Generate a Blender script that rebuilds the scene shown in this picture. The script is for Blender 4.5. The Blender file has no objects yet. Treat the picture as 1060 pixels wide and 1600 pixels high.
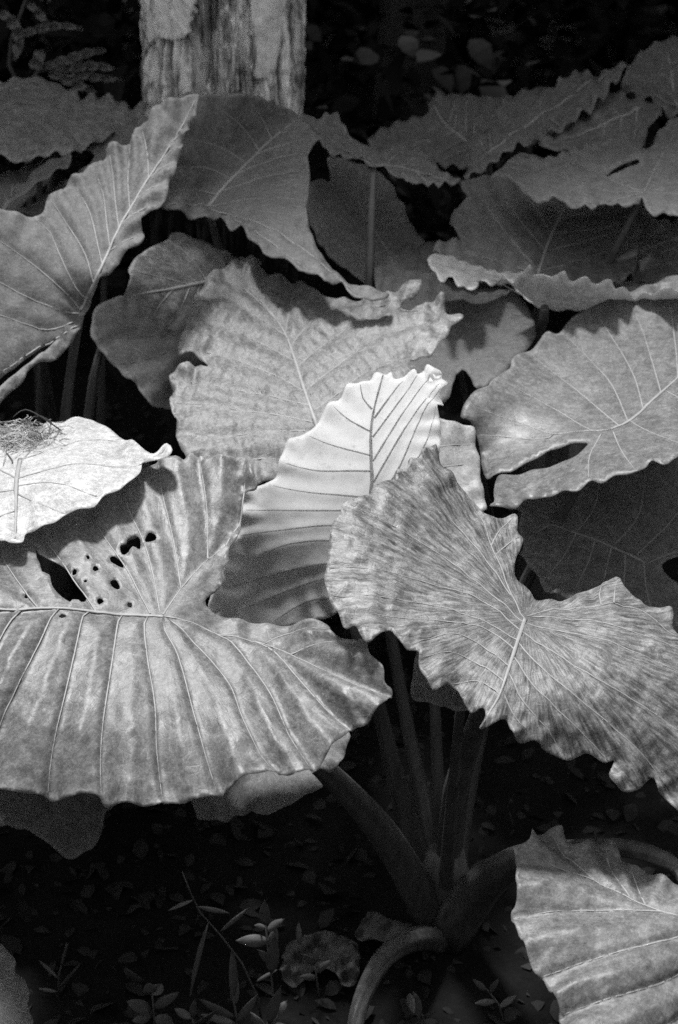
import bpy, bmesh, math, random
import numpy as np
from mathutils import Vector, noise as mnoise
from mathutils.geometry import delaunay_2d_cdt

# ------------------------------------------------------------------ camera, sky, sun, exposure
SC = bpy.context.scene
COL = SC.collection
PITCH, CAMZ, FPX = math.radians(25), 1.65, 2208.0        # 50 mm lens on a 24 mm wide portrait frame, photo 1060x1600
cam = bpy.data.cameras.new('camera')
cam.sensor_fit = 'HORIZONTAL'; cam.sensor_width = 24.0; cam.lens = 50.0
cam.clip_start = 0.05; cam.clip_end = 400
cam.dof.use_dof = True; cam.dof.focus_distance = 1.78; cam.dof.aperture_fstop = 6.3
camo = bpy.data.objects.new('camera', cam); COL.objects.link(camo)
camo.location = (0, 0, CAMZ); camo.rotation_euler = (math.pi/2 - PITCH, 0, 0)
SC.camera = camo

SUN_EL, SUN_AZ = math.radians(65), math.radians(-22)     # from behind the plants, a little to the left of +Y
w = bpy.data.worlds.new('World'); SC.world = w; w.use_nodes = True
nt = w.node_tree; bg = nt.nodes['Background']
sky = nt.nodes.new('ShaderNodeTexSky'); sky.sky_type = 'NISHITA'; sky.sun_disc = False
sky.sun_elevation = SUN_EL; sky.sun_rotation = SUN_AZ
bw = nt.nodes.new('ShaderNodeRGBToBW')                    # black and white film
nt.links.new(sky.outputs[0], bw.inputs[0]); nt.links.new(bw.outputs[0], bg.inputs[0])
bg.inputs[1].default_value = 0.13
sd = Vector((math.sin(SUN_AZ)*math.cos(SUN_EL), math.cos(SUN_AZ)*math.cos(SUN_EL), math.sin(SUN_EL)))
sl = bpy.data.lights.new('sun', 'SUN'); sl.energy = 2.2; sl.angle = math.radians(8); sl.color = (1, 1, 1)
so = bpy.data.objects.new('sun', sl); COL.objects.link(so)
so.rotation_euler = sd.to_track_quat('Z', 'Y').to_euler(); so.location = sd*20
SC.view_settings.view_transform = 'Standard'; SC.view_settings.look = 'None'
SC.view_settings.exposure = 1.65; SC.view_settings.gamma = 1.0
SC.render.engine = 'CYCLES'
SC.cycles.use_denoising = False; SC.cycles.sample_clamp_indirect = 4.0; SC.cycles.sample_clamp_direct = 12; SC.cycles.max_bounces = 6; SC.cycles.diffuse_bounces = 4; SC.cycles.transparent_max_bounces = 4

# ------------------------------------------------------------------ helpers
cP, sP = math.cos(PITCH), math.sin(PITCH)
def P(u, v, d):
    """photo pixel + depth along the optical axis -> world point (arrays welcome)"""
    a = (np.asarray(u, float)-530)/FPX; b = -(np.asarray(v, float)-800)/FPX; d = np.asarray(d, float)
    return np.stack([d*a, d*(cP + b*sP), CAMZ + d*(-sP + b*cP)], -1)
def dground(u, v, z=0.0):
    b = -(v-800)/FPX
    return (z-CAMZ)/(-sP + b*cP)
def G(u, v, z=0.0): return P(u, v, dground(u, v, z))
def dY(v, y):
    """depth of the pixel row v on the upright plane at distance y"""
    return y/(cP - (v-800)/FPX*sP)

def link(name, me, mat, parent=None):
    o = bpy.data.objects.new(name, me); COL.objects.link(o)
    if mat: me.materials.append(mat)
    if parent: o.parent = parent
    return o
def smooth(me): me.polygons.foreach_set('use_smooth', [True]*len(me.polygons))
def mesh(name, V, F, mat, parent=None, sm=True):
    me = bpy.data.meshes.new(name); me.from_pydata([tuple(map(float, p)) for p in V], [], [tuple(map(int, f)) for f in F]); me.update()
    if sm: smooth(me)
    return link(name, me, mat, parent)
def thing(name, label, cat, loc, group=None):
    o = bpy.data.objects.new(name, None); COL.objects.link(o); o.location = tuple(map(float, loc)); o.empty_display_size = 0.05
    return tag(o, label, cat, group)
def tag(o, label, cat, group=None):
    o['label'] = label; o['category'] = cat
    if group: o['group'] = group
    return o
def loc(o): return np.array(o.location)

def catmull(pts, step, closed=False):
    p = np.asarray(pts, float); n = len(p); out = []
    for i in range(n if closed else n-1):
        if closed: a, b, c, d = p[i-1], p[i], p[(i+1) % n], p[(i+2) % n]
        else: a, b, c, d = p[max(i-1, 0)], p[i], p[i+1], p[min(i+2, n-1)]
        m = max(1, int(np.linalg.norm((c-b)[:2])/step))
        for k in range(m):
            t = k/m
            out.append(0.5*((2*b) + (c-a)*t + (2*a-5*b+4*c-d)*t*t + (3*b-a-3*c+d)*t**3))
    if not closed: out.append(p[-1])
    return np.array(out)
def inpoly(q, poly):
    x, y = q[:, 0], q[:, 1]; r = np.zeros(len(q), bool); n = len(poly)
    for i in range(n):
        x1, y1 = poly[i-1]; x2, y2 = poly[i]
        c = ((y1 > y) != (y2 > y))
        if y1 != y2: r ^= c & (x < (x2-x1)*(y-y1)/(y2-y1)+x1)
    return r
def segdist(q, A, B):
    """distance of each q to the nearest segment A[i]-B[i], and the side it lies on"""
    best = np.full(len(q), 1e9); side = np.zeros(len(q)); along = np.zeros(len(q)); cum = 0.0
    for a, b in zip(A, B):
        ab = b-a; L = max(ab@ab, 1e-9)
        t = np.clip(((q-a)@ab)/L, 0, 1); r = q-a-t[:, None]*ab
        d2 = np.einsum('ij,ij->i', r, r); side = np.where(d2 < best, np.sign(ab[0]*r[:, 1]-ab[1]*r[:, 0]), side); along = np.where(d2 < best, cum+t*math.sqrt(L), along); cum += math.sqrt(L); best = np.minimum(best, d2)
    return np.sqrt(best), side, along
class TPS:
    def __init__(s, pts, reg=30.0):
        p = np.asarray(pts, float); s.c = p[:, :2]/300; n = len(p)
        K = s.k(s.c) + np.eye(n)*reg*1e-4
        Q = np.c_[np.ones(n), s.c]; M = np.zeros((n+3, n+3)); M[:n, :n] = K; M[:n, n:] = Q; M[n:, :n] = Q.T
        s.w = np.linalg.solve(M, np.r_[p[:, 2], 0, 0, 0])
    def k(s, q):
        r2 = ((q[:, None]-s.c[None])**2).sum(-1); return np.where(r2 > 1e-12, r2*np.log(r2+1e-12), 0)
    def __call__(s, q):
        q = np.asarray(q, float)/300; n = len(s.c)
        return s.k(q)@s.w[:n] + s.w[n] + q@s.w[n+1:]
def vnoise(q, sc, seed):
    """smooth 2-D value noise"""
    g = np.random.default_rng(seed).uniform(-1, 1, (64, 64)); p = q/sc + 100.0
    i = np.floor(p).astype(int); f = p-i; f = f*f*(3-2*f)
    a = g[i[:, 0] % 64, i[:, 1] % 64]; b = g[(i[:, 0]+1) % 64, i[:, 1] % 64]; c = g[i[:, 0] % 64, (i[:, 1]+1) % 64]; d = g[(i[:, 0]+1) % 64, (i[:, 1]+1) % 64]
    return (a*(1-f[:, 0])+b*f[:, 0])*(1-f[:, 1]) + (c*(1-f[:, 0])+d*f[:, 0])*f[:, 1]

def tube_geo(path, radii, ring=10, groove=0.0, cap=True, flat=1.0):
    path = np.asarray(path, float); n = len(path); V = []; F = []
    up = np.array([0.0, -1.0, 0.35])
    for i in range(n):
        t = path[min(i+1, n-1)]-path[max(i-1, 0)]; t = t/(np.linalg.norm(t)+1e-12)
        s = np.cross(t, up); s = s/(np.linalg.norm(s)+1e-9); u = np.cross(s, t)
        for k in range(ring):
            a = 2*math.pi*k/ring; r = radii[i]*(1-groove*math.exp(-((a-math.pi/2)/0.35)**2) + (0.035*math.sin(7*a+1.3)+0.02*math.sin(13*a) if groove else 0))
            V.append(path[i] + s*r*math.cos(a) + u*r*math.sin(a)*flat)
    for i in range(n-1):
        for k in range(ring):
            F.append((i*ring+k, i*ring+(k+1) % ring, (i+1)*ring+(k+1) % ring, (i+1)*ring+k))
    if cap: F.append(tuple(range(ring))[::-1]); F.append(tuple((n-1)*ring+k for k in range(ring)))
    return V, F
def interp(vals, n):
    return np.interp(np.linspace(0, 1, n), np.linspace(0, 1, len(vals)), vals)
def tube(name, pts, radii, mat, parent, ring=10, groove=0.0, step=0.02):
    path = catmull(np.asarray(pts, float), step); r = interp(radii, len(path))
    V, F = tube_geo(path - loc(parent), r, ring, groove)
    return mesh(name, V, F, mat, parent)

# ------------------------------------------------------------------ materials (black and white film: every colour is a grey)
def newmat(name):
    m = bpy.data.materials.new(name); m.use_nodes = True; m.node_tree.nodes.clear(); return m, m.node_tree.nodes, m.node_tree.links
def nd(N, t, **kw):
    n = N.new(t)
    for k, v in kw.items():
        if isinstance(k, str) and hasattr(n, k): setattr(n, k, v)
    return n
def noise_node(N, L, vec, scale, detail=4, rough=0.6, dist=0.0):
    n = N.new('ShaderNodeTexNoise'); n.inputs['Scale'].default_value = scale; n.inputs['Detail'].default_value = detail
    n.inputs['Roughness'].default_value = rough; n.inputs['Distortion'].default_value = dist
    if vec is not None: L.new(vec, n.inputs['Vector'])
    return n.outputs['Fac']
def ramp(N, L, fac, a, b):
    r = N.new('ShaderNodeMapRange'); r.inputs['From Min'].default_value = a[0]; r.inputs['From Max'].default_value = b[0]
    r.inputs['To Min'].default_value = a[1]; r.inputs['To Max'].default_value = b[1]; r.clamp = True
    L.new(fac, r.inputs['Value']); return r.outputs[0]
def mth(N, L, op, a, b):
    n = N.new('ShaderNodeMath'); n.operation = op
    for i, x in enumerate((a, b)):
        if isinstance(x, (int, float)): n.inputs[i].default_value = x
        else: L.new(x, n.inputs[i])
    return n.outputs[0]

def leaf_material(name, tone, mottle, streak, transl, rough, bump=0.25, speck=0.0, tmul=4.0):
    m, N, L = newmat(name)
    pol = N.new('ShaderNodeAttribute'); pol.attribute_name = 'polar'
    tc = N.new('ShaderNodeTexCoord'); ob = tc.outputs['Object']
    big = noise_node(N, L, ob, 9, 3); mid = noise_node(N, L, ob, 46, 6, 0.7, 0.6); fin = noise_node(N, L, ob, 420, 3, 0.8); sml = noise_node(N, L, ob, 150, 5, 0.75, 0.4)
    stk = noise_node(N, L, pol.outputs['Vector'], 17, 8, 0.74, 0.1)
    v = mth(N, L, 'MULTIPLY', ramp(N, L, big, (0.3, 1-mottle*0.45), (0.7, 1+mottle*0.45)), ramp(N, L, mid, (0.34, 1-mottle), (0.68, 1+mottle)))
    v = mth(N, L, 'MULTIPLY', v, ramp(N, L, stk, (0.40, 1-streak*0.55), (0.66, 1+streak*1.5)))
    v = mth(N, L, 'MULTIPLY', v, ramp(N, L, fin, (0.3, 0.74), (0.7, 1.3)))
    v = mth(N, L, 'MULTIPLY', v, ramp(N, L, sml, (0.40, 1-mottle*0.7), (0.64, 1+mottle*1.5)))
    dust = noise_node(N, L, ob, 260, 4, 0.8, 1.0); v = mth(N, L, 'ADD', v, mth(N, L, 'MULTIPLY', ramp(N, L, dust, (0.56, 0.0), (0.66, 1.0)), ramp(N, L, big, (0.40, 0.0), (0.62, mottle*2.2))))
    cel = N.new('ShaderNodeTexVoronoi'); cel.inputs['Scale'].default_value = 130; cel.feature = 'DISTANCE_TO_EDGE'; L.new(ob, cel.inputs['Vector'])
    v = mth(N, L, 'MULTIPLY', v, ramp(N, L, cel.outputs['Distance'], (0.0, 1.16), (0.10, 0.97)))
    if speck:                                                # pale droppings, dust and scars
        vo = N.new('ShaderNodeTexVoronoi'); vo.inputs['Scale'].default_value = 26; L.new(ob, vo.inputs['Vector'])
        v = mth(N, L, 'ADD', v, ramp(N, L, vo.outputs['Distance'], (0.05, speck), (0.09, 0.0)))
    rm = N.new('ShaderNodeAttribute'); rm.attribute_name = 'rim'      # dry pale margin and eaten edges
    v = mth(N, L, 'ADD', v, mth(N, L, 'MULTIPLY', rm.outputs['Fac'], mth(N, L, 'MULTIPLY', sml, 1.1)))
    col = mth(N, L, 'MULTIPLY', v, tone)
    b = N.new('ShaderNodeBsdfPrincipled'); L.new(col, b.inputs['Base Color'])
    L.new(ramp(N, L, mid, (0.3, rough-0.08), (0.7, rough+0.12)), b.inputs['Roughness'])
    b.inputs['Specular IOR Level'].default_value = 0.5
    vor = N.new('ShaderNodeTexVoronoi'); vor.inputs['Scale'].default_value = 95; vor.feature = 'DISTANCE_TO_EDGE'; L.new(ob, vor.inputs['Vector'])
    hsum = mth(N, L, 'ADD', mth(N, L, 'MULTIPLY', ramp(N, L, vor.outputs['Distance'], (0.0, 0.0), (0.12, 1.0)), 0.16), mth(N, L, 'ADD', mid, mth(N, L, 'MULTIPLY', stk, 0.8)))
    hsum = mth(N, L, 'ADD', hsum, mth(N, L, 'MULTIPLY', fin, 0.10))
    bp = N.new('ShaderNodeBump'); bp.inputs['Strength'].default_value = bump; bp.inputs['Distance'].default_value = 0.004
    L.new(hsum, bp.inputs['Height']); L.new(bp.outputs[0], b.inputs['Normal'])
    tr = N.new('ShaderNodeBsdfTranslucent'); L.new(mth(N, L, 'MINIMUM', mth(N, L, 'MULTIPLY', col, tmul), 0.92), tr.inputs['Color']); L.new(bp.outputs[0], tr.inputs['Normal'])
    mx = N.new('ShaderNodeMixShader'); mx.inputs[0].default_value = transl
    L.new(b.outputs[0], mx.inputs[1]); L.new(tr.outputs[0], mx.inputs[2])
    o = N.new('ShaderNodeOutputMaterial'); L.new(mx.outputs[0], o.inputs[0])
    return m
def plain_material(name, lo, hi, scale, rough, bump=0.3, stretch=(1, 1, 1), dist=0.004, spec=0.3):
    m, N, L = newmat(name)
    tc = N.new('ShaderNodeTexCoord'); mp = N.new('ShaderNodeMapping'); mp.inputs['Scale'].default_value = stretch
    L.new(tc.outputs['Object'], mp.inputs[0])
    f = noise_node(N, L, mp.outputs[0], scale, 8, 0.65, 0.3); g = noise_node(N, L, mp.outputs[0], scale*7, 5, 0.7)
    s = mth(N, L, 'ADD', mth(N, L, 'MULTIPLY', f, 0.7), mth(N, L, 'MULTIPLY', g, 0.3))
    b = N.new('ShaderNodeBsdfPrincipled'); L.new(ramp(N, L, s, (0.33, lo), (0.66, hi)), b.inputs['Base Color'])
    b.inputs['Roughness'].default_value = rough; b.inputs['Specular IOR Level'].default_value = spec
    bp = N.new('ShaderNodeBump'); bp.inputs['Strength'].default_value = bump; bp.inputs['Distance'].default_value = dist
    L.new(s, bp.inputs['Height']); L.new(bp.outputs[0], b.inputs['Normal'])
    o = N.new('ShaderNodeOutputMaterial'); L.new(b.outputs[0], o.inputs[0])
    return m
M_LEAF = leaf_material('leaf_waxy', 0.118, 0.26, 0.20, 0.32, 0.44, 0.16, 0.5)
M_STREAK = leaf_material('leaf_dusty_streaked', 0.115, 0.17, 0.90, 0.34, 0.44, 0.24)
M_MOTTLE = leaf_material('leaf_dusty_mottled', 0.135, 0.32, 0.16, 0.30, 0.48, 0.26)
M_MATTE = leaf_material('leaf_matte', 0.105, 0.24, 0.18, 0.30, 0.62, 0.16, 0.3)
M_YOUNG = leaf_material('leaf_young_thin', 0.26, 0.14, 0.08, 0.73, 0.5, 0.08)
M_PALE = leaf_material('leaf_sunlit_pale', 0.40, 0.15, 0.14, 0.30, 0.34, 0.12, 0, 2.0)  # blown-out sunlight on this leaf put into a paler base colour
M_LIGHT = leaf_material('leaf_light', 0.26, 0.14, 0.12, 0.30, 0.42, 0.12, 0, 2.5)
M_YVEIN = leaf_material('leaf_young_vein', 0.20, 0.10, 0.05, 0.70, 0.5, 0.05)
M_VEIN = plain_material('vein_pale', 0.18, 0.27, 60, 0.5, 0.2)
M_VEIND = plain_material('vein_plain', 0.10, 0.16, 60, 0.5, 0.2)
M_PETIOLE = plain_material('petiole_green', 0.04, 0.11, 60, 0.42, 0.5, (1, 1, 0.07), 0.003, 0.45)
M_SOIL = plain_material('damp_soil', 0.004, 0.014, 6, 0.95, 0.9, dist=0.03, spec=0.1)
M_BARK = plain_material('weathered_wood', 0.42, 0.98, 30, 0.9, 1.0, (1, 1, 0.14), 0.014, 0.1)
def shade_foot(m):
    """deep shade painted into the colour of the trunk foot, with a ragged upper edge, and stains all over"""
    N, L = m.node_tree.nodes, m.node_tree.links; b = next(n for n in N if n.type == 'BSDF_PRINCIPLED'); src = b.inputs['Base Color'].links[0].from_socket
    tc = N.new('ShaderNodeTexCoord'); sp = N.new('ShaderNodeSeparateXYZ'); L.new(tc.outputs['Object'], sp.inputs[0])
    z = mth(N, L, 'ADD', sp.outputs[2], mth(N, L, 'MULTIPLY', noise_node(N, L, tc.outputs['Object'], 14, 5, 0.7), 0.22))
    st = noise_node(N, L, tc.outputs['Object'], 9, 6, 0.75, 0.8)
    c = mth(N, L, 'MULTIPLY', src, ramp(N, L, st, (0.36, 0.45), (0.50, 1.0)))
    L.new(mth(N, L, 'MULTIPLY', c, ramp(N, L, z, (1.10, 0.05), (1.17, 1.0))), b.inputs['Base Color'])  # foot darkened in the colour to stand for deep shade
shade_foot(M_BARK)
_r = next(n for n in M_BARK.node_tree.nodes if n.type == 'MAP_RANGE' and abs(n.inputs['To Max'].default_value-0.98) < 1e-3); _r.inputs['From Min'].default_value = 0.42; _r.inputs['From Max'].default_value = 0.55; _r.inputs['To Min'].default_value = 0.16
M_PLATE = plain_material('bark_plate', 0.6, 0.98, 30, 0.92, 0.9, (1, 1, 0.5), 0.01, 0.1)
M_WEED = plain_material('weed_leaf', 0.06, 0.11, 40, 0.5, 0.2)
M_DEAD = plain_material('dead_leaf', 0.04, 0.14, 22, 0.85, 0.6)
M_LITTER = plain_material('leaf_litter', 0.008, 0.03, 30, 0.9, 0.4)
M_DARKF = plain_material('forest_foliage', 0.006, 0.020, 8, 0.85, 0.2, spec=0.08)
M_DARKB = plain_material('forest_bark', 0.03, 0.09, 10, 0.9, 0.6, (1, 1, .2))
M_TUFT = plain_material('dry_moss', 0.22, 0.5, 40, 0.9, 0.2)

# ------------------------------------------------------------------ leaf builder
class Leaf: pass
def leaf(plant, mat, outline, depth, attach, veins=(), step=7.0, holes=(), ruffle=0.004, wave=34.0, curl=0.003, pleat=0.004, pw=26.0,
         groove=0.0016, bumps=0.0012, vw=5.0, vmat=None, seed=1, label=None, thick=0.0011, mid=None, name='leaf', reg=30.0, saw=0.0, pucker=0.0, pwl=17.0):
    """one leaf blade: outline and veins in photo pixels lie on the curved sheet given by depth points (m)"""
    depthf = TPS(depth, reg); rng = np.random.default_rng(seed)
    allv = ([mid] if mid else []) + list(veins)
    vp = [catmull(np.array(v, float), 10) for v in allv]
    VA = np.concatenate([v[:-1] for v in vp]) if vp else np.zeros((0, 2)); VB = np.concatenate([v[1:] for v in vp]) if vp else np.zeros((0, 2))
    rim = catmull(np.array(outline, float), step*0.6, True)
    arc = np.r_[0, np.cumsum(np.linalg.norm(np.diff(rim, axis=0), axis=1))]
    ph = rng.uniform(0, 6.28); at = np.array(attach, float)
    def base(q): return P(q[:, 0], q[:, 1], depthf(q))
    def surf(q):
        q = np.asarray(q, float); b = base(q); e = 2.0
        n = np.cross(base(q+[e, 0])-b, base(q-[0, e])-b); n /= np.linalg.norm(n, axis=1)[:, None]
        tocam = np.array([0, 0, CAMZ])-b; s = np.sign(np.einsum('ij,ij->i', n, tocam)); s[s == 0] = 1; n *= s[:, None]
        dm = np.full(len(q), 1e9); am = np.zeros(len(q))
        for k in range(0, len(q), 2000):
            D = ((q[k:k+2000, None]-rim[None])**2).sum(-1); j = D.argmin(1); dm[k:k+2000] = np.sqrt(D[np.arange(len(j)), j]); am[k:k+2000] = arc[j]
        dv, sd_, al = segdist(q, VA, VB) if len(VA) else (np.full(len(q), 99.0), np.zeros(len(q)), np.zeros(len(q)))
        ra = np.linalg.norm(q-at, axis=1); grow = np.clip(ra/260.0, 0.12, 1.15)
        h = pleat*grow*(1-np.exp(-(dv/pw)**2)) - groove*np.exp(-(dv/4.5)**2)
        if pucker: h += pucker*np.sin(al/pwl*6.28 + 2.5*vnoise(q, 60, seed+9) + 0.05*dv)*(1-np.exp(-(dv/8.0)**2))*(0.45+0.9*np.abs(vnoise(q, 70, seed+10)))
        h += saw*grow*sd_*np.tanh(dv/6.0)*np.exp(-dv/22.0)
        edge = np.exp(-(dm/34.0)**1.5)
        wv = np.sin(am/wave*6.28+ph + 2.0*vnoise(np.c_[am, am*0], wave*3.0, seed+5)) * (0.15+1.5*np.abs(vnoise(np.c_[am, am*0+9], wave*2.2, seed+8)))
        h += edge*(ruffle*wv - curl)
        h += bumps*(vnoise(q, 15, seed+1)+0.9*vnoise(q, 31, seed+2)) + 0.0035*vnoise(q, 95, seed+3)
        return b + n*h[:, None], n
    # triangulate in the sheet
    loops = [rim] + [catmull(np.array(h_, float), 3.0, True) for h_ in holes]
    lo, hi = rim.min(0), rim.max(0)
    gx = np.arange(lo[0], hi[0], step); gy = np.arange(lo[1], hi[1], step*0.87)
    X, Y = np.meshgrid(gx, gy); X = X + (np.arange(len(gy)) % 2)[:, None]*step*0.5
    q = np.c_[X.ravel(), Y.ravel()]; q += rng.uniform(-step*.12, step*.12, q.shape)
    ok = inpoly(q, rim)
    for l in loops[1:]: ok &= ~inpoly(q, l)
    q = q[ok]
    near = np.full(len(q), 1e9)
    for l in loops:
        for k in range(0, len(q), 2000): near[k:k+2000] = np.minimum(near[k:k+2000], np.sqrt(((q[k:k+2000, None]-l[None])**2).sum(-1).min(1)))
    q = q[near > step*0.45]
    pts = []; edges = []
    for l in loops:
        o = len(pts); pts += [Vector((float(a), float(b))) for a, b in l]; edges += [(o+i, o+(i+1) % len(l)) for i in range(len(l))]
    pts += [Vector((float(a), float(b))) for a, b in q]
    vo, _, tr = delaunay_2d_cdt(pts, edges, [], 0, 0.01)[:3]
    vq = np.array([(p.x, p.y) for p in vo]); tr = np.array([f for f in tr if len(f) == 3])
    ce = vq[tr].mean(1); ok = inpoly(ce, rim)
    for l in loops[1:]: ok &= ~inpoly(ce, l)
    tr = tr[ok]
    W3, nrm = surf(vq)
    fn = np.cross(W3[tr[:, 1]]-W3[tr[:, 0]], W3[tr[:, 2]]-W3[tr[:, 0]])
    flip = np.einsum('ij,ij->i', fn, nrm[tr[:, 0]]) < 0; tr[flip] = tr[flip][:, ::-1]
    base0 = loc(plant)
    o = mesh(name, W3-base0, tr, mat, plant)
    A3 = surf(at[None])[0][0]; r3 = np.linalg.norm(W3-A3, axis=1); th = np.arctan2(vq[:, 1]-at[1], vq[:, 0]-at[0])
    at_ = o.data.attributes.new('polar', 'FLOAT_VECTOR', 'POINT')
    at_.data.foreach_set('vector', np.c_[np.cos(th)*2.4, np.sin(th)*2.4, r3*2.2 + seed*3.1].ravel())
    rimv = np.zeros(len(vq))
    for l_, k_, w_ in [(loops[0], 0.55, 3.5)] + [(l, 1.0, 6.0) for l in loops[1:]]:
        for k in range(0, len(vq), 2000):
            D = np.sqrt(((vq[k:k+2000, None]-l_[None])**2).sum(-1).min(1)); rimv[k:k+2000] = np.maximum(rimv[k:k+2000], k_*np.exp(-(D/w_)**2))
    ra_ = o.data.attributes.new('rim', 'FLOAT', 'POINT'); ra_.data.foreach_set('value', rimv)
    sm = o.modifiers.new('thickness', 'SOLIDIFY'); sm.thickness = thick; sm.offset = -1
    if label: o['label'] = label
    # raised veins lying on the blade
    scale = float(depthf(at[None])[0])/FPX
    for i, v in enumerate(vp):
        first = bool(mid) and i == 0
        keep = inpoly(v, rim)
        for l in loops[1:]: keep &= ~inpoly(v, l)
        if keep.sum() < 3: continue
        k0 = int(np.argmax(keep)); k1 = len(v)-int(np.argmax(keep[::-1])); v = v[k0:k1]
        p3, n3 = surf(v); p3 = p3 + n3*(0.0003 + saw*0.05)
        w0 = (vw*(1.9 if first else 0.8))*scale*0.5; rad = interp([w0, w0*0.72, w0*0.26], len(v))*(1+0.18*rng.uniform(-1, 1, len(v)))
        V, F = tube_geo2(p3-base0, n3, rad)
        mesh('midrib' if first else 'vein', V, F, vmat or M_VEIN, o)
    R = Leaf(); R.obj = o; R.attach = A3; R.surf = surf; R.n = surf(at[None])[1][0]
    return R
def tube_geo2(path, nrm, rad, ring=6):
    n = len(path); V = []; F = []
    for i in range(n):
        t = path[min(i+1, n-1)]-path[max(i-1, 0)]; t = t/(np.linalg.norm(t)+1e-12)
        s = np.cross(t, nrm[i]); s /= np.linalg.norm(s)+1e-9
        for k in range(ring):
            a = 2*math.pi*k/ring; V.append(path[i] + s*rad[i]*math.cos(a) + nrm[i]*rad[i]*0.42*math.sin(a))
    for i in range(n-1):
        for k in range(ring): F.append((i*ring+k, i*ring+(k+1) % ring, (i+1)*ring+(k+1) % ring, (i+1)*ring+k))
    F.append(tuple(range(ring))); F.append(tuple((n-1)*ring+k for k in range(ring)))
    return V, F
def autoveins(outline, mid, n=5, spread=58, basal=3):
    """side veins springing from the midrib, and a fan from the attachment"""
    poly = np.array(outline, float); m = np.array(mid, float); out = []
    def run(p, ang, bend):
        pts = [p.copy()]; q = p.copy(); a = ang
        for k in range(60):
            q = q + 9*np.array([math.cos(a), math.sin(a)]); a += bend
            if not inpoly(q[None], poly)[0]: break
            pts.append(q.copy())
        if len(pts) > 3: out.append([tuple(x) for x in pts[::2]])
    tot = catmull(m, 6)
    for k in range(n):
        i = int((k+0.35)/(n+0.3)*(len(tot)-2)); t = tot[i+1]-tot[i]; a = math.atan2(t[1], t[0])
        for s in (-1, 1): run(tot[i], a+s*math.radians(spread), -s*0.012)
    t = tot[1]-tot[0]; a = math.atan2(t[1], t[0])
    for k in range(basal):
        for s in (-1, 1): run(tot[0], a+s*math.radians(spread+30+k*28), 0.0)
    return out
def petiole(plant, pts, radii, name='petiole', groove=0.12): return tube(name, pts, radii, M_PETIOLE, plant, 28, groove)
def stalk(plant, lf, r0=0.016, r1=0.006, bow=0.12, start=(0, 0, 0), drop=0.02):
    """petiole from the plant's base up to the attachment of a leaf"""
    a = loc(plant)+np.array(start); b = lf.attach - lf.n*0.003
    m1 = a + (b-a)*0.45; m1[2] += bow*np.linalg.norm(b-a); m2 = a+(b-a)*0.8; m2[2] += bow*0.75*np.linalg.norm(b-a)*0.6
    return petiole(plant, [a, m1, m2, b], [r0, (r0+r1)*.5, r1*1.15, r1])

# ------------------------------------------------------------------ ground
def ground_z(x, y):
    return 0.02*mnoise.noise((x*2.3, y*2.3, 0.0)) + 0.012*mnoise.noise((x*7, y*7, 3.0)) + max(0.0, y-7.0)*0.10
V = []; F = []
xs = np.r_[np.linspace(-60, -3, 14), np.linspace(-2.7, 2.7, 110), np.linspace(3, 60, 14)]; ys = np.r_[np.linspace(-30, -1, 8), np.linspace(-0.5, 5, 110), np.linspace(5.5, 90, 24)]
for y in ys:
    for x in xs: V.append((x, y, ground_z(x, y)))
nx = len(xs)
for j in range(len(ys)-1):
    for i in range(nx-1): F.append((j*nx+i, j*nx+i+1, (j+1)*nx+i+1, (j+1)*nx+i))
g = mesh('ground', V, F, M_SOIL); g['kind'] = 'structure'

# ------------------------------------------------------------------ pale weathered trunk
TC = P(350, 80, 3.47); TX, TY, TR = float(TC[0]), float(TC[1]), 0.187; TTOP = 2.6
def trunk_r(t, z):
    # t = 0 faces the camera, positive to the right
    r = TR*(1+0.06*math.exp(-z*2.2)) + 0.012*mnoise.noise((t*1.6, z*1.1, 5.0)) + 0.018
    t2 = t + 0.10*mnoise.noise((t*3, z*3.0, 8.0))
    for k, (ft, fz, am) in enumerate(((5.0, 1.6, 0.045), (11.0, 3.0, 0.032), (24.0, 6.0, 0.015))):     # fissures
        r -= am*max(0.0, 1-abs(mnoise.noise((t2*ft, z*fz, 3.0+k)))*3.2)**2
    r += 0.006*mnoise.noise((t*20, z*3.0, 2.0)) + 0.004*mnoise.noise((t*45, z*12, 4.0)) + 0.004*mnoise.noise((t*30, z*45, 7.0))
    # long crack leaning over to the right as it rises, and two finer ones
    for tt, k, wd, dp, z0 in ((-0.24, 0.75, 0.13, 0.11, 1.0), (0.28, 0.10, 0.05, 0.04, 0.9), (-0.62, -0.1, 0.06, 0.03, 0.8)):
        c = tt + k*(z-1.2) + 0.05*mnoise.noise((z*6, tt*9, 0)); a = min(1.0, max(0.0, (z-z0)*6))
        r -= dp*a*math.exp(-((t-c)/(wd*(0.35+max(0, z-1.0)*2.2)))**2)
    return r
tree = thing('dead_tree', 'thick pale weathered tree trunk with cracked flaking bark', 'tree', (TX, TY, 0))
V = []; F = []; NT = 420; zs = np.r_[np.linspace(-0.05, 0.9, 60), np.linspace(0.904, 1.6, 230), np.linspace(1.62, TTOP, 40)]
ths = np.linspace(-math.pi, math.pi, NT, endpoint=False)
for j, z in enumerate(zs):
    for t in ths:
        r = trunk_r(t, z); zz = z
        if j == len(zs)-1: zz += 0.22*mnoise.noise((t*3, 1, 1))+0.1*mnoise.noise((t*11, 1, 1))
        V.append((r*math.sin(t), -r*math.cos(t), zz))
for j in range(len(zs)-1):
    for i in range(NT): F.append((j*NT+i, j*NT+(i+1) % NT, (j+1)*NT+(i+1) % NT, (j+1)*NT+i))
V.append((0, 0, TTOP-0.25)); F += [((len(zs)-1)*NT+i, (len(zs)-1)*NT+(i+1) % NT, len(V)-1) for i in range(NT)]
mesh('trunk', V, F, M_BARK, tree)
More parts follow.
